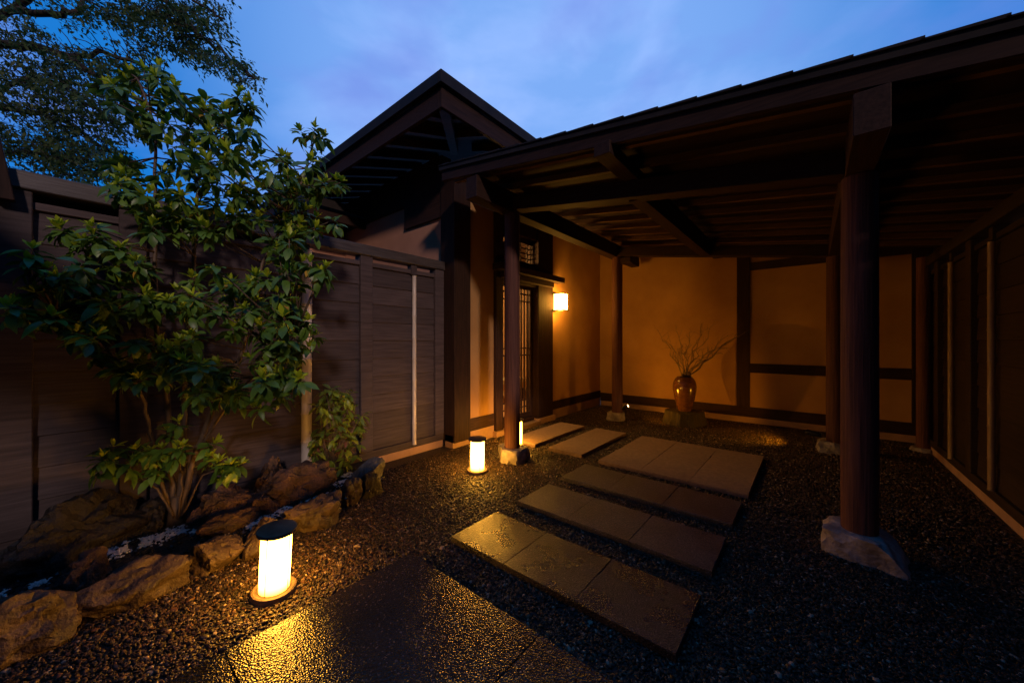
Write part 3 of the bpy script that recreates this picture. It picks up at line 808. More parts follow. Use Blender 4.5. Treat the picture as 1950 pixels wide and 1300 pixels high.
# added gate, unseen behind the viewer; its roof shades left fence and near ground
gt = thing('added_shade_gate', 'unseen dark roofed gate added behind the viewer to shade the left fence', 'gate', None, W(-2.7, -1.2, 0))
for a in (-3.6, -1.9):
    for b in (-3.0, 0.75):
        box('post', a - 0.08, a + 0.08, b - 0.08, b + 0.08, -0.05, 2.55, M['timber_z'], gt)
    box('beam', a - 0.07, a + 0.07, -3.6, 1.4, 2.551, 2.72, M['timber_b'], gt)
hexobj('roof_slope', [W(-4.4, -3.9, 2.62), W(-4.4, 1.6, 2.62), W(-2.75, 1.6, 3.25), W(-2.75, -3.9, 3.25),
                      W(-4.4, -3.9, 2.72), W(-4.4, 1.6, 2.72), W(-2.75, 1.6, 3.36), W(-2.75, -3.9, 3.36)], M['roof'], gt, 0.0)
hexobj('roof_slope', [W(-2.745, -3.9, 3.25), W(-2.745, 1.6, 3.25), W(-1.15, 1.6, 2.64), W(-1.15, -3.9, 2.64),
                      W(-2.745, -3.9, 3.36), W(-2.745, 1.6, 3.36), W(-1.15, 1.6, 2.74), W(-1.15, -3.9, 2.74)], M['roof'], gt, 0.0)

# ------------------------------------------------------------------ garden bed, rocks
bm = bmesh.new()
NA, NB = 60, 22
grid = []
for i in range(NA + 1):
    row = []
    for j in range(NB + 1):
        a = -1.6 + (3.42) * i / NA
        bo = -2.52 if a < 1.0 else -2.52 - (a - 1.0) * 0.85
        b = FB + 0.015 + (bo - FB - 0.015) * j / NB
        e = min(1.0, (NB - j) / 4.0)
        z = 0.012 + 0.075 * e + 0.035 * noise.noise(Vector((a * 3, b * 3, 0))) * e
        row.append(bm.verts.new(W(a, b, z)))
    grid.append(row)
for i in range(NA):
    for j in range(NB):
        bm.faces.new([grid[i][j], grid[i][j + 1], grid[i + 1][j + 1], grid[i + 1][j]])
tag(link('garden_bed', bm_mesh(bm, 'garden_bed', True), M['soil']), kind='structure')
def bedz(a, b):
    return 0.087 + 0.035 * noise.noise(Vector((a * 3, b * 3, 0)))

def rock(label, a, b, la, lb, h, seed, m, rot=0.0, z=0.0, group='edging stones of the garden bed', name='edging_stone', cat='rock', boxy=3.4, rough=0.20, cuts=11, tilt=(0, 0)):
    me = rockmesh(name, (lb / 2, la / 2, h * 0.72), seed, boxy, rough, 5, cuts)
    me.materials.append(M[m])
    o = link(name, me)
    o.location = W(a, b, z + h * 0.28)
    o.rotation_euler = (tilt[0], tilt[1], rot)
    return tag(o, label, cat, group)
rock('big pinkish boulder cut by the left frame edge', -0.23, -2.50, 0.42, 0.34, 0.26, 21, 'rock', 0.05)
rock('long orange-brown edging stone at the lower left', 0.16, -2.52, 0.40, 0.22, 0.20, 22, 'rock', -0.10)
rock('squarish mossy edging stone left of the near lamp', 0.475, -2.54, 0.235, 0.20, 0.185, 23, 'rock', 0.05)
rock('bright lit edging stone right behind the near lamp', 0.70, -2.50, 0.20, 0.19, 0.20, 24, 'rock', 0.1)
rock('long split edging stone to the right of the near lamp', 1.03, -2.58, 0.36, 0.22, 0.22, 25, 'rock', 0.20)
rock('rounded small edging stone beyond the long split stone', 1.31, -2.72, 0.20, 0.17, 0.20, 26, 'rock', 0.3)
rock('pointed standing stone at the far end of the edging', 1.50, -2.74, 0.17, 0.16, 0.25, 27, 'rock_dark', 0.2)
rock('grey block stone in front of the small bush', 1.62, -2.98, 0.28, 0.20, 0.24, 28, 'rock_grey', 0.3)
rock('low dark red stone wedged behind the left boulder', 0.02, -2.74, 0.22, 0.18, 0.20, 29, 'rock_red', 0.3)
G2 = 'rocks inside the garden bed'
rock('large black craggy rock under the left branches', 0.00, -3.12, 0.52, 0.32, 0.30, 31, 'rock_dark', 0.1, 0.05, G2, 'garden_rock', 'rock', 2.6, 0.30, 9)
rock('brown jagged rock left of the shrub stems', 0.27, -3.18, 0.24, 0.22, 0.20, 32, 'rock_dark', 0.4, 0.05, G2, 'garden_rock', 'rock', 2.6, 0.32, 9)
rock('low reddish lava rock right of the shrub stems', 0.66, -3.00, 0.42, 0.28, 0.23, 33, 'rock_red', 0.2, 0.05, G2, 'garden_rock', 'rock', 2.4, 0.34, 9)
rock('wide reddish lava rock spreading towards the bush', 1.06, -2.98, 0.52, 0.30, 0.24, 34, 'rock_red', -0.1, 0.06, G2, 'garden_rock', 'rock', 2.4, 0.34, 9)
rock('upright knobbly lava rock standing against the fence', 0.92, -3.16, 0.21, 0.19, 0.30, 35, 'rock_red', 0.4, 0.06, G2, 'garden_rock', 'rock', 2.4, 0.30, 8)
rock('small orange lava knob in front of the upright rock', 0.80, -2.86, 0.16, 0.14, 0.16, 36, 'rock_red', 0.1, 0.06, G2, 'garden_rock', 'rock', 2.4, 0.28, 8)
rock('flat slab-like lava rock low beside the white gravel', 0.62, -2.80, 0.34, 0.16, 0.13, 37, 'rock_red', 0.15, 0.05, G2, 'garden_rock', 'rock', 2.6, 0.25, 8)

ICO = bmesh.new(); bmesh.ops.create_icosphere(ICO, subdivisions=1, radius=1.0)
ICO_V = np.array([v.co[:] for v in ICO.verts]); ICO_F = np.array([[v.index for v in f.verts] for f in ICO.faces]); ICO.free()
def pebbles(name, pts, rmin, rmax, m, label):
    rng = np.random.default_rng(5)
    V, Fs = [], []
    for k, p in enumerate(pts):
        s = rng.uniform(rmin, rmax) * rng.uniform(0.7, 1.3, 3) * np.array([1, 1, 0.75])
        th = rng.uniform(0, 6.28); c, s_ = math.cos(th), math.sin(th)
        v = ICO_V * s * (1 + rng.uniform(-0.2, 0.2, (len(ICO_V), 1)))
        v = np.stack([v[:, 0] * c - v[:, 1] * s_, v[:, 0] * s_ + v[:, 1] * c, v[:, 2]], 1) + np.array(p)
        V.append(v); Fs.append(ICO_F + k * len(ICO_V))
    me = bpy.data.meshes.new(name)
    me.from_pydata(np.concatenate(V).tolist(), [], np.concatenate(Fs).tolist())
    return tag(link(name, me, m), label, 'gravel', kind='stuff')
stream = [(10, 1118, .05), (110, 1085, .06), (215, 1052, .07), (280, 1030, .09), (330, 1010, .13), (395, 1000, .12), (470, 1000, .07), (535, 970, .07), (600, 945, .06), (650, 915, .07), (668, 900, .05)]
wp, bp = [], []
rnd = random.Random(3)
for (u0, v0, w0), (u1, v1, w1) in zip(stream, stream[1:]):
    A, B_ = gnd(u0, v0, 0.1), gnd(u1, v1, 0.1)
    L = (B_ - A).length
    for _ in range(int(L * 3000)):
        t_ = rnd.random(); q = A.lerp(B_, t_); w = w0 + (w1 - w0) * t_
        q = q + Vector((rnd.gauss(0, w * 0.42), rnd.gauss(0, w * 0.42), 0))
        if noise.noise(Vector((q.x * 9, q.y * 9, 3))) < -0.12: continue
        if not (FB + 0.05 < q.x < -2.55): continue
        wp.append((q.x, q.y, bedz(q.y, q.x) + rnd.uniform(0.0, 0.008)))
    for _ in range(int(L * 380)):
        t_ = rnd.random(); q = A.lerp(B_, t_) + Vector((rnd.gauss(0, 0.13), rnd.gauss(0, 0.13), 0))
        if not (FB + 0.05 < q.x < -2.55): continue
        bp.append((q.x, q.y, bedz(q.y, q.x) + 0.004))
pebbles('white_gravel', wp, 0.0045, 0.0095, M['white_peb'], 'strip of fine white gravel running through the garden bed')
pebbles('black_pebbles', bp, 0.008, 0.018, M['black_peb'], 'glossy black pebbles beside the white gravel strip')

# ------------------------------------------------------------------ lamps
def garden_lamp(label, a, b, tilt=(0, 0), s=1.0, rz_=0.0):
    t = thing('garden_lamp', label, 'garden lamp', 'low cylinder lamps along the path', W(a, b, 0))
    lathe('base', [(0, -0.02), (0.097, -0.02), (0.098, 0.026), (0.095, 0.036), (0.087, 0.038), (0.078, 0.034), (0.069, 0.034), (0, 0.034)], M['metal'], t, (0, 0, 0), 40)
    d = lathe('diffuser', [(0, 0.035), (0.0655, 0.035), (0.0655, 0.311), (0, 0.311)], M['paper'], t, (0, 0, 0), 40)
    lathe('cap', [(0, 0.312), (0.079, 0.312), (0.086, 0.315), (0.087, 0.323), (0.085, 0.331), (0.078, 0.334), (0, 0.338)], M['metal'], t, (0, 0, 0), 40)
    for k in range(4):
        an = R(218) + k * math.pi / 2
        bm = bmesh.new(); x, y = 0.0668 * math.cos(an), 0.0668 * math.sin(an)
        addtube(bm, [(x, y, 0.035), (x, y, 0.311)], [0.0017, 0.0017], 6)
        me = bm_mesh(bm, 'rib'); me.materials.append(M['iron']); link('rib', me, None, t)
    t.rotation_euler = (tilt[0], tilt[1], rz_); t.scale = (s, s, s)
    return t
garden_lamp('near glowing cylinder lamp standing on gravel beside the edging stones', 0.615, -2.045, (R(-1.5), R(3.0)))
garden_lamp('middle glowing cylinder lamp in front of the left porch post', 2.42, -2.445, (0, R(0.6)), 1.0, 0.5)
garden_lamp('far cylinder lamp mostly hidden behind the left porch post', 3.31, -2.685, (0, 0), 1.0, 0.2)

lt = thing('wall_lantern', 'square glowing paper lantern fixed to the wall beside the door', 'wall lantern', None, W(5.13, WB, 1.72))
la, lb, lz = LANT_A, WB + 0.15, 1.75
H, Wd = 0.245, 0.078
box('shade', la - Wd, la + Wd, lb - Wd, lb + Wd, lz, lz + H, M['lantern_paper'], lt, 0.0)
for z in (lz - 0.012, lz + H + 0.001):
    for sa in (-1, 1):
        box('frame_bar', la - Wd - 0.012, la + Wd + 0.012, lb + sa * Wd - 0.006 + sa * 0.006, lb + sa * Wd + 0.006 + sa * 0.006, z, z + 0.011, M['timber_a'], lt, 0.0)
        box('frame_bar', la + sa * (Wd + 0.006) - 0.006, la + sa * (Wd + 0.006) + 0.006, lb - Wd - 0.02, lb + Wd + 0.02, z + 0.0005, z + 0.0115, M['timber_b'], lt, 0.0)
for sa in (-1, 1):
    for sb in (-1, 1):
        box('corner_bar', la + sa * Wd - 0.004, la + sa * Wd + 0.004, lb + sb * Wd - 0.004, lb + sb * Wd + 0.004, lz, lz + H, M['timber_z'], lt, 0.0)
box('back_plate', la - 0.06, la + 0.06, WB + 0.001, WB + 0.02, lz - 0.02, lz + H + 0.05, M['timber_z'], lt)
box('arm', la - 0.012, la + 0.012, WB + 0.02, lb - Wd - 0.001, lz + H - 0.04, lz + H - 0.01, M['iron'], lt)

def spotlight(label, a, b, z, target, watts, ang, blend, hood=0.0):
    t = thing('garden_spotlight', label, 'spotlight', 'small ground spotlights under the porch', W(a, b, 0))
    p = W(a, b, z)
    d = (target - p).normalized()
    q = d.to_track_quat('Z', 'Y').to_euler()
    bm = bmesh.new(); addtube(bm, [(0, 0, -0.06), (0, 0, z - 0.02)], [0.006, 0.008], 8)
    me = bm_mesh(bm, 'stake'); me.materials.append(M['iron']); link('stake', me, None, t)
    o = lathe('head', [(0, -0.07), (0.018, -0.07), (0.028, -0.045), (0.031, 0.020 + hood), (0.027, 0.020 + hood), (0.026, 0.004), (0, 0.004)], M['iron'], t, (0, 0, z), 20)
    o.rotation_euler = q
    o = lathe('lens', [(0, 0.005), (0.0255, 0.005), (0.0255, 0.018), (0.019, 0.032 - hood * 0.2), (0, 0.038 - hood * 0.2)], M['lens'], t, (0, 0, z), 20)
    o.rotation_euler = q
    ld = bpy.data.lights.new('spot_beam', 'SPOT')
    ld.energy = watts; ld.color = (1.0, 0.37, 0.012); ld.spot_size = ang; ld.spot_blend = blend; ld.shadow_soft_size = 0.006
    lo = bpy.data.objects.new('beam', ld); COL.objects.link(lo); lo.parent = t
    lo.location = Vector((0, 0, z)) + d * (0.05 + hood)
    lo.rotation_euler = (-d).to_track_quat('Z', 'Y').to_euler()
    return t
spotlight('bright spotlight at the foot of the rear left post', 5.25, -2.14, 0.27, W(6.3, -1.40, 0.75), SPOT_W, R(125), 0.7)
spotlight('spotlight hidden behind the right front post', 5.36, 0.02, 0.20, W(5.92, -1.9, 0.42), SPOT_W * 1.05, R(118), 0.6, 0.045)

# ------------------------------------------------------------------ stump, vase, branches
def stumpmesh():
    bm = bmesh.new(); rings = []
    seg = 44
    for z, s in ((-0.03, 1.12), (0.03, 1.05), (0.12, 0.97), (0.195, 0.93), (0.205, 0.90), (0.205, 0.5)):
        ring = []
        for i in range(seg):
            th = 2 * math.pi * i / seg
            r = 0.29 * s * (1 + 0.10 * math.sin(3 * th + 1) + 0.07 * noise.noise(Vector((math.cos(th) * 3, math.sin(th) * 3, z * 2))) + (0.05 * math.sin(11 * th) if s > 0.91 else 0.04 * math.sin(11 * th)))
            ring.append(bm.verts.new((r * math.cos(th), r * math.sin(th) * 0.85, z)))
        rings.append(ring)
    for A, B in zip(rings, rings[1:]):
        for i in range(seg): bm.faces.new([A[i], A[(i + 1) % seg], B[(i + 1) % seg], B[i]])
    bm.faces.new(rings[-1]); bm.faces.new(rings[0][::-1])
    return bm_mesh(bm, 'tree_stump', False)
VA, VB = 5.84, -1.47
o = link('tree_stump', stumpmesh(), M['stump']); o.location = W(VA, VB, 0.0); o.rotation_euler = (0, 0, R(40))
tag(o, 'dark weathered tree stump carrying the brown vase', 'stump')
vz = 0.207
vp = [(0, 0), (0.098, 0), (0.104, 0.008), (0.118, 0.07), (0.140, 0.15), (0.162, 0.24), (0.176, 0.32), (0.178, 0.37), (0.168, 0.43), (0.146, 0.475), (0.118, 0.505),
      (0.112, 0.512), (0.106, 0.512), (0.10, 0.504), (0.12, 0.465), (0.15, 0.40), (0.155, 0.3), (0.10, 0.03), (0, 0.03)]
o = lathe('vase', [(r * 0.93, z) for r, z in vp], M['vase'], None, W(VA, VB, vz), 48, 60)
tag(o, 'glossy brown stoneware vase on the stump holding bare branches', 'vase')
bq = thing('branch_arrangement', 'dry bare branches standing in the brown vase', 'branches', None, W(VA, VB, vz + 0.04))
rnd = random.Random(11)
def branch(tip, n=7, r0=0.006, wob=0.02, twigs=5, kink=0.25):
    base = Vector((rnd.uniform(-0.04, 0.04), rnd.uniform(-0.04, 0.04), 0.0))
    neck = Vector((tip.x * 0.10, tip.y * 0.10, 0.50))
    if neck.xy.length > 0.085: neck.xy *= 0.085 / neck.xy.length
    pts = [base, neck]
    for k in range(1, n + 1):
        f = k / n
        p = neck.lerp(tip, f)
        p.z += math.sin(f * math.pi) * kink * 0.12
        p += Vector((rnd.gauss(0, wob), rnd.gauss(0, wob), rnd.gauss(0, wob * 0.6)))
        pts.append(p)
    rad = [r0] + [r0 * (1 - 0.75 * i / (len(pts) - 1)) for i in range(1, len(pts))]
    bm = bmesh.new()
    addtube(bm, pts, rad, 6)
    for _ in range(twigs):
        k = rnd.randint(3, len(pts) - 2)
        p = pts[k].lerp(pts[k + 1], rnd.random())
        d = (tip - neck).normalized() + Vector((rnd.gauss(0, 0.6), rnd.gauss(0, 0.6), rnd.gauss(0.1, 0.5)))
        L = rnd.uniform(0.06, 0.20)
        m_ = p + d.normalized() * L * 0.5
        e = p + (d + Vector((rnd.gauss(0, .3), rnd.gauss(0, .3), rnd.gauss(0.1, .3)))).normalized() * L
        addtube(bm, [p, m_, e], [rad[k] * 0.6, rad[k] * 0.42, 0.0008], 5)
    me = bm_mesh(bm, 'branch', True); me.materials.append(M['twig'])
    link('branch', me, None, bq)
Rt = Vector((_C, _S, 0)); Fw = Vector((-_S, _C, 0))       # picture right and depth, for spreading the bunch
def tipv(r, f, z): return Rt * r + Fw * f + Vector((0, 0, z))
for r_, f_, z_, r0, tw in [(-0.50, 0.02, 1.12, .005, 5), (-0.42, -0.1, 0.98, .005, 4), (-0.33, 0.1, 1.10, .0045, 4), (-0.25, -0.05, 1.20, .004, 4), (-0.16, 0.06, 1.02, .005, 4),
                           (-0.08, -0.1, 1.10, .004, 4), (0.03, 0.1, 1.13, .005, 5), (0.12, -0.05, 1.12, .005, 5), (0.24, 0.12, 1.22, .005, 6), (0.33, 0.0, 1.16, .005, 6),
                           (0.50, -0.06, 1.04, .006, 7), (0.78, -0.05, 1.10, .009, 9), (0.68, 0.1, 0.98, .006, 6), (0.20, -0.15, 0.82, .004, 4), (-0.22, -0.12, 0.80, .004, 4), (0.36, -0.02, 0.86, .004, 4)]:
    branch(tipv(r_ + 0.10, f_, z_ + 0.05), 8, r0 * 1.9, 0.024, tw + 4)

# ------------------------------------------------------------------ leaves
def leafmesh(name, L, Wd, curl, fold, mat_, n=4):
    vs, fs = [], []
    prof = [0.0, 0.70, 1.0, 0.80, 0.0] if n == 4 else [0, 1, 0]
    for i in range(n + 1):
        t_ = i / n
        y = L * t_; z = -curl * L * t_ * t_
        w = Wd * prof[i] * 0.5
        if i in (0, n): vs.append((0, y, z))
        else: vs += [(-w, y, z + fold * w), (0, y, z), (w, y, z + fold * w)]
    # rows: tip vertices single
    idx = [[0]] + [[1 + 3 * k, 2 + 3 * k, 3 + 3 * k] for k in range(n - 1)] + [[1 + 3 * (n - 1)]]
    for A, B in zip(idx, idx[1:]):
        if len(A) == 1: fs += [(A[0], B[1], B[0]), (A[0], B[2], B[1])]
        elif len(B) == 1: fs += [(A[0], A[1], B[0]), (A[1], A[2], B[0])]
        else: fs += [(A[0], A[1], B[1], B[0]), (A[1], A[2], B[2], B[1])]
    me = bpy.data.meshes.new(name); me.from_pydata(vs, [], fs)
    for p in me.polygons: p.use_smooth = True
    me.materials.append(mat_)
    return me
def leafmat4(pos, direction, up, s):
    y = direction.normalized()
    x = y.cross(up)
    if x.length < 1e-4: x = y.orthogonal()
    x.normalize(); z = x.cross(y)
    m3 = Matrix((x, y, z)).transposed() * s
    m4 = m3.to_4x4(); m4.translation = pos
    return m4
def bake(name, items, parent, mats):
    V, Fc, MI = [], [], []
    base = 0
    cache = {}
    for me, m4 in items:
        if me.name not in cache:
            cache[me.name] = (np.array([v.co[:] for v in me.vertices]), [tuple(p.vertices) for p in me.polygons], mats.index(me.materials[0]))
        v, f, mi = cache[me.name]
        m = np.array(m4)
        V.append(v @ m[:3, :3].T + m[:3, 3])
        Fc += [tuple(i + base for i in q) for q in f]; MI += [mi] * len(f)
        base += len(v)
    me = bpy.data.meshes.new(name)
    me.from_pydata(np.concatenate(V).tolist(), [], Fc)
    for m in mats: me.materials.append(m)
    me.polygons.foreach_set('material_index', MI)
    me.polygons.foreach_set('use_smooth', [True] * len(MI))
    o = link(name, me, None, parent)
    if parent is not None: o.location = -parent.location
    tag(o, kind='stuff')
    return o
def leaf_objects(items, parent, n):
    fwd = Vector((-_S, _C, 0))
    items = sorted(items, key=lambda it: it[1].translation.dot(fwd))
    for me, m4 in items[:n]:
        o = bpy.data.objects.new('leaf', me); COL.objects.link(o); o.parent = parent
        m = m4.copy(); m.translation = m4.translation - parent.location
        o.matrix_local = m
    return items[n:]

# ---- the many-stemmed shrub tree
shrub = thing('broadleaf_shrub', 'tall many-stemmed evergreen shrub with bright new shoots before the fence', 'shrub', None, gnd(336, 990, 0.1))
rnd = random.Random(21)
stems = [
    [(335, 985, 2.32), (326, 900, 2.31), (320, 760, 2.29), (300, 660, 2.27), (293, 540, 2.25), (295, 420, 2.25), (298, 300, 2.24), (286, 210, 2.2), (262, 150, 2.2)],
    [(338, 985, 2.33), (350, 880, 2.33), (349, 760, 2.32), (362, 600, 2.33), (372, 450, 2.35), (376, 345, 2.35), (405, 275, 2.35), (440, 205, 2.33)],
    [(342, 985, 2.31), (374, 860, 2.27), (412, 765, 2.25), (455, 690, 2.26), (480, 590, 2.30), (500, 500, 2.36), (540, 425, 2.42), (575, 340, 2.45), (600, 262, 2.46)],
    [(329, 985, 2.30), (296, 880, 2.26), (281, 800, 2.20), (262, 735, 2.14), (225, 685, 2.05), (170, 640, 1.95), (105, 590, 1.86)],
    [(331, 985, 2.28), (302, 930, 2.22), (258, 906, 2.14), (205, 893, 2.08)],
    [(340, 985, 2.29), (346, 915, 2.25), (341, 865, 2.22), (334, 815, 2.18)],
    [(344, 985, 2.29), (385, 905, 2.22), (425, 890, 2.17)],
    [(374, 862, 2.27), (450, 745, 2.16), (520, 690, 2.12), (560, 640, 2.12)],
]
bm = bmesh.new()
stem_pts = []
for si, st in enumerate(stems):
    pts = [at(u, v, Y) for u, v, Y in st]
    fine = []
    for p, q in zip(pts, pts[1:]):
        for k in range(4): fine.append(p.lerp(q, k / 4))
    fine.append(pts[-1])
    fine = [p + Vector((rnd.gauss(0, .004), rnd.gauss(0, .004), 0)) if 0 < i < len(fine) - 1 else p for i, p in enumerate(fine)]
    r0 = [0.017, 0.017, 0.017, 0.013, 0.008, 0.007, 0.007, 0.008][si]
    rad = [max(0.004, r0 * (1 - 0.72 * i / len(fine))) * (1.5 if i == 0 and si < 3 else 1) for i in range(len(fine))]
    addtube(bm, fine, rad, 8)
    stem_pts += [(p, r) for p, r in zip(fine[2:], rad[2:])]
addtube(bm, [at(336, 1000, 2.32), at(336, 975, 2.32), at(337, 945, 2.31)], [0.055, 0.042, 0.026], 12)
ROS = [(250,140),(275,135),(200,165),(300,150),(330,165),(235,190),(270,200),(310,190),(350,200),(390,210),(420,215),(455,180),(465,200),(440,240),(460,250),(400,250),(360,240),(320,235),(285,240),(250,225),
(330,280),(370,285),(420,280),(465,270),(470,300),(440,310),(395,310),(350,315),(322,322),(290,260),(410,340),(380,350),(450,345),
(215,315),(240,335),(250,360),(225,350),(280,370),(315,360),(340,372),(270,395),(300,402),(330,405),(370,395),(410,390),(440,380),
(574,252),(600,246),(614,262),(604,290),(590,310),(540,300),(545,322),(500,332),(520,345),(560,340),(582,352),(610,352),(640,345),(600,372),(560,378),(530,372),(490,362),(470,372),(545,402),(580,402),(600,437),(570,442),(540,422),(500,412),(465,415),(430,422),(520,452),(560,456),
(118,440),(180,450),(158,462),(200,472),(240,470),(290,432),(330,440),(370,432),(400,452),(260,500),(230,520),
(55,500),(90,515),(112,530),(150,520),(175,530),(128,548),(80,558),(58,578),(110,590),(98,604),(130,612),(180,566),(205,572),(190,602),(215,595),(228,585),(178,622),(165,610),(48,594),(18,584),
(270,560),(300,556),(320,575),(290,592),(340,556),(385,570),(365,586),(410,590),(430,575),(450,602),(470,590),(410,520),(440,540),(480,540),(510,530),(550,500),(590,502),(612,520),(560,535),(530,560),(500,580),(560,580),(585,612),(540,606),(500,622),(520,600),(545,640),(570,652),(585,662),(500,652),(480,682),(540,668),
(365,640),(345,660),(325,668),(300,660),(270,656),(270,692),(300,690),(318,702),(355,690),(390,702),(410,700),(405,722),(430,732),(380,742),(365,730),(420,752),(450,752),(500,722),(530,712),(560,706),(570,722),(490,752),(540,752),(520,740),(240,706),(265,722),(180,672),(230,702),
(340,806),(320,822),(345,852),(310,856),(335,862),(285,862),(260,856),(215,852),(195,872),(185,892),(215,882),(250,882),(300,886),(290,902),(405,846),(400,872),(440,886),(420,880),(455,886),(430,900)]
LM = [leafmesh('leaf_mature', 0.080, 0.037, c, 0.30, M['leaf']) for c in (0.45, 0.75, 0.25)]
LM += [leafmesh('leaf_mature_wide', 0.066, 0.037, 0.5, 0.3, M['leaf'])]
LY = [leafmesh('leaf_young', 0.058, 0.021, c, 0.45, M['leaf_young']) for c in (-0.15, 0.25)]
LW = leafmesh('leaf_old', 0.07, 0.03, 0.3, 0.3, M['leaf_yellow'])
items = []
UP = Vector((0, 0, 1))
def yfence(u):
    k = (u - 975.0) / F_PX * _C - _S
    return FB / k
for i, (u, v) in enumerate(ROS):
    sub = 1 if (u > 560 and v < 330) or v > 780 else 2
    for s_ in range(sub):
        uu, vv = u + (rnd.gauss(0, 14) if s_ else 0), v + (rnd.gauss(0, 14) if s_ else 0)
        near = 2.06 if v > 420 else 2.22
        Y = near + rnd.gauss(0, 0.16) + (0.22 if u > 520 and v < 480 else 0)
        if v > 780: Y = 2.16 + rnd.gauss(0, 0.07)
        lim = yfence(uu) - 0.16
        if vv > 330: Y = min(Y, lim - abs(rnd.gauss(0, 0.05)))
        Y = max(Y, 1.55)
        c = at(uu, vv, Y)
        # twig to the closest stem point not above it
        best, bd = None, 9
        for p, r in stem_pts:
            d = (p - c).length + max(0.0, p.z - c.z) * 1.5
            if d < bd: bd, best = d, p
        if best is not None:
            mid = best.lerp(c, 0.55) + Vector((rnd.gauss(0, .015), rnd.gauss(0, .015), -0.03 * min(1, bd)))
            addtube(bm, [best, mid, c], [0.0052, 0.0040, 0.0026], 5)
        ax = (Vector((rnd.gauss(0, .25), rnd.gauss(0, .25), 1.0)) + (c - best).normalized() * 0.35).normalized()
        x = ax.orthogonal().normalized(); y = ax.cross(x)
        k0 = rnd.random() * 6.28
        n = rnd.randint(11, 15)
        for k in range(n):
            th = k0 + 2.4 * k
            el = R(rnd.uniform(-50, 10)) if k < n * 0.6 else R(rnd.uniform(0, 40))
            d = (x * math.cos(th) + y * math.sin(th)) * math.cos(el) + ax * math.sin(el)
            p = c - ax * rnd.uniform(0.0, 0.045) + d * 0.008
            items.append((LM[rnd.randrange(4)], leafmat4(p, d, (ax + d * 0.2 + Vector((rnd.gauss(0, .2), rnd.gauss(0, .2), 0))).normalized(), rnd.uniform(0.60, 1.20))))
        for k in range(rnd.randint(6, 10) if rnd.random() < 0.9 else 0):
            th = k0 + 1.9 * k; el = R(rnd.uniform(25, 75))
            d = (x * math.cos(th) + y * math.sin(th)) * math.cos(el) + ax * math.sin(el)
            items.append((LY[k % 2], leafmat4(c + ax * 0.006, d, (ax - d * 0.3).normalized(), rnd.uniform(0.7, 1.2))))
        if rnd.random() < 0.10:
            items.append((LW, leafmat4(c - ax * 0.03, Vector((rnd.gauss(0, 1), rnd.gauss(0, 1), -1)), ax, 0.9)))
me = bm_mesh(bm, 'stems', True); me.materials.append(M['bark'])
o = link('stems', me, None, shrub); o.location = -shrub.location
rest = leaf_objects(items, shrub, 300)
bake('crown', rest, shrub, [M['leaf'], M['leaf_young'], M['leaf_yellow']])

# ---- small bush by the fence
bush = thing('small_bush', 'small leafy bush with reddish tips at the foot of the bamboo batten', 'bush', None, gnd(636, 905, 0.1))
rnd = random.Random(5)
LB = [leafmesh('bush_leaf', 0.080, 0.032, c, 0.3, M['leaf_bush']) for c in (0.3, 0.6)]
LR = leafmesh('bush_leaf_red', 0.07, 0.022, 0.4, 0.3, M['leaf_red'])
items = []
bm = bmesh.new()
root = bush.location.copy()
for i in range(90):
    f = i / 89
    v = 890 - 148 * (f ** 0.9)
    half = 44 if v > 800 else 56 - max(0, (800 - v)) * 0.62
    cx = 640 if v > 820 else 645
    u = cx + rnd.uniform(-1, 1) * half
    k = (u - 975.0) / F_PX * _C - _S
    Y = rnd.uniform(-3.24, -2.98) / k
    c = at(u, v, Y)
    c.z = max(c.z, 0.14)
    mid = root.lerp(c, 0.5) + Vector((rnd.gauss(0, .03), rnd.gauss(0, .03), 0.05))
    addtube(bm, [root + Vector((rnd.gauss(0, .02), rnd.gauss(0, .02), -0.02)), mid, c], [0.004, 0.003, 0.0018], 5)
    for k in range(rnd.randint(4, 6)):
        th = rnd.random() * 6.28; el = R(rnd.uniform(-50, 45))
        d = Vector((math.cos(th) * math.cos(el), math.sin(th) * math.cos(el), math.sin(el)))
        m_ = LR if rnd.random() < 0.10 else LB[k % 2]
        items.append((m_, leafmat4(c + d * 0.01, d, Vector((rnd.gauss(0, .3), rnd.gauss(0, .3), 1)), rnd.uniform(0.75, 1.3))))
me = bm_mesh(bm, 'stems', True); me.materials.append(M['bark']); o = link('stems', me, None, bush); o.location = -bush.location
leaf_objects(items[:300], bush, 300)
if len(items) > 300: bake('crown', items[300:], bush, [M['leaf_bush'], M['leaf_red']])

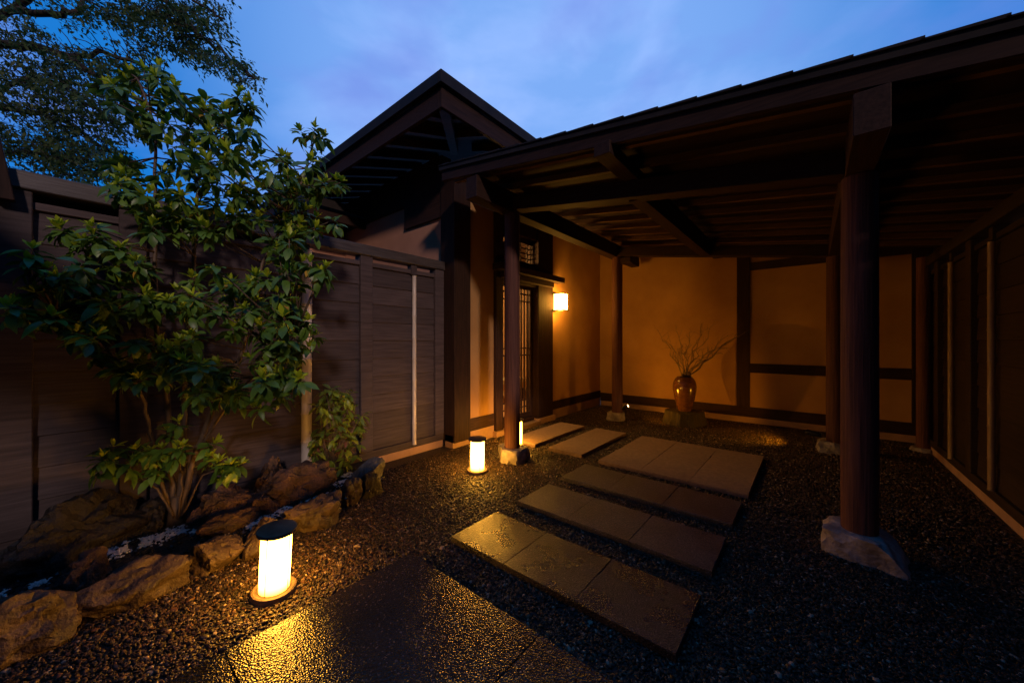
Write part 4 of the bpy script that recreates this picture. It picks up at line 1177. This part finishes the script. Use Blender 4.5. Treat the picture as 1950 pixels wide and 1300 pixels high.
# ---- cherry tree beyond the fence
cher = thing('cherry_tree', 'large dark cherry tree behind the fence spreading into the blue sky', 'tree', None, at(-150, 780, 6.5) * 1.0)
cher.location.z = 0.0
rnd = random.Random(33)
bm = bmesh.new()
limbs = [
    [(-150, 770, 6.5), (-148, 500, 6.5), (-140, 250, 6.5), (-120, 110, 6.5)],
    [(-120, 110, 6.5), (0, 84, 6.4), (70, 91, 6.3), (131, 107, 6.2), (194, 150, 6.1), (235, 190, 6.0), (270, 230, 6.0)],
    [(131, 107, 6.2), (200, 100, 6.1), (265, 120, 6.0), (310, 140, 5.9)],
    [(-120, 110, 6.5), (20, 20, 6.5), (120, 30, 6.4), (150, 20, 6.4), (145, -60, 6.4)],
    [(20, 20, 6.5), (140, -70, 6.2), (260, -30, 6.0), (340, 20, 5.9), (390, 75, 5.8), (430, 105, 5.8), (485, 150, 5.8)],
    [(260, -30, 6.0), (340, -20, 5.9), (400, 20, 5.8), (425, 35, 5.8)],
    [(-140, 250, 6.5), (-40, 200, 6.3), (60, 215, 6.2), (140, 240, 6.1), (210, 290, 6.0)],
    [(-140, 300, 6.5), (-30, 290, 6.4), (60, 290, 6.3), (150, 310, 6.2), (235, 320, 6.1)],
    [(-40, 200, 6.3), (50, 150, 6.3), (120, 165, 6.2), (190, 210, 6.1), (225, 245, 6.0)],
]
lr = [0.16, 0.075, 0.035, 0.07, 0.05, 0.025, 0.06, 0.05, 0.035]
anchor = []
for li, lb_ in enumerate(limbs):
    pts = [at(u, v, Y) for u, v, Y in lb_]
    fine = []
    for p, q in zip(pts, pts[1:]):
        for k in range(4): fine.append(p.lerp(q, k / 4) + Vector((rnd.gauss(0, .03), rnd.gauss(0, .03), rnd.gauss(0, .03))) * (1 if k else 0))
    fine.append(pts[-1])
    if li == 0: fine[0].z = -0.1
    addtube(bm, fine, [lr[li] * (1 - 0.8 * i / len(fine)) + 0.006 for i in range(len(fine))], 8)
    if li > 0: anchor += fine
LC = [leafmesh('cherry_leaf', 0.092, 0.042, c, 0.3, M['leaf_cherry'], 2) for c in (0.2, 0.4)]
items = []
blobs = [(60, 170, 95, 60, 120), (60, 270, 90, 55, 130), (160, 300, 85, 34, 85), (150, 210, 80, 40, 75), (20, 60, 45, 60, 50), (130, 120, 70, 40, 55), (200, 165, 55, 40, 40),
         (200, 25, 70, 28, 55), (290, 25, 80, 30, 75), (370, 40, 55, 34, 55), (300, 85, 65, 26, 42), (365, 92, 45, 20, 26), (430, 122, 42, 18, 22), (470, 150, 20, 10, 8), (250, 60, 30, 20, 10), (240, 120, 40, 22, 20),
         (-90, 150, 90, 150, 110), (-60, -60, 150, 80, 70), (150, -70, 170, 60, 90), (330, -60, 90, 50, 45), (110, 335, 100, 18, 50), (200, 250, 40, 40, 24)]
for (bu, bv, su, sv, cnt) in blobs:
    for _ in range(cnt):
        u, v = bu + rnd.uniform(-1, 1) * su, bv + rnd.gauss(0, 0.55) * sv
        if 85 < u < 140 and 5 < v < 36 and rnd.random() < 0.85: continue
        if 205 < u < 270 and 62 < v < 98 and rnd.random() < 0.8: continue
        Y = 6.0 + rnd.gauss(0, 0.55)
        p = at(u, v, Y)
        best = min(anchor, key=lambda q: (q - p).length)
        L = rnd.uniform(0.30, 0.62)
        d = (Rt * rnd.uniform(0.3, 1.0) + Vector((0, 0, rnd.uniform(-0.5, 0.15))) + Fw * rnd.gauss(0, 0.4)).normalized()
        s0 = p - d * L * 0.5
        if (best - s0).length < 0.45: addtube(bm, [best, best.lerp(s0, 0.6) + Vector((0, 0, 0.04)), s0], [0.010, 0.007, 0.005], 4)
        pts = [s0, s0 + d * L * 0.5, s0 + d * L + Vector((0, 0, -0.08 * L))]
        addtube(bm, pts, [0.0035, 0.003, 0.0015], 4)
        for k in range(rnd.randint(14, 20)):
            f = rnd.random() ** 0.8
            q = pts[0].lerp(pts[2], f) + Vector((rnd.gauss(0, .035), rnd.gauss(0, .035), rnd.gauss(0, .03)))
            ld = (d * 0.5 + Vector((rnd.gauss(0, .6), rnd.gauss(0, .6), rnd.gauss(-0.3, .4)))).normalized()
            items.append((LC[k % 2], leafmat4(q, ld, Vector((rnd.gauss(0, .5), rnd.gauss(0, .5), 1)), rnd.uniform(0.6, 1.05))))
me = bm_mesh(bm, 'trunk', True); me.materials.append(M['bark_dark']); o = link('trunk', me, None, cher); o.location = -cher.location
bake('crown', items, cher, [M['leaf_cherry']])
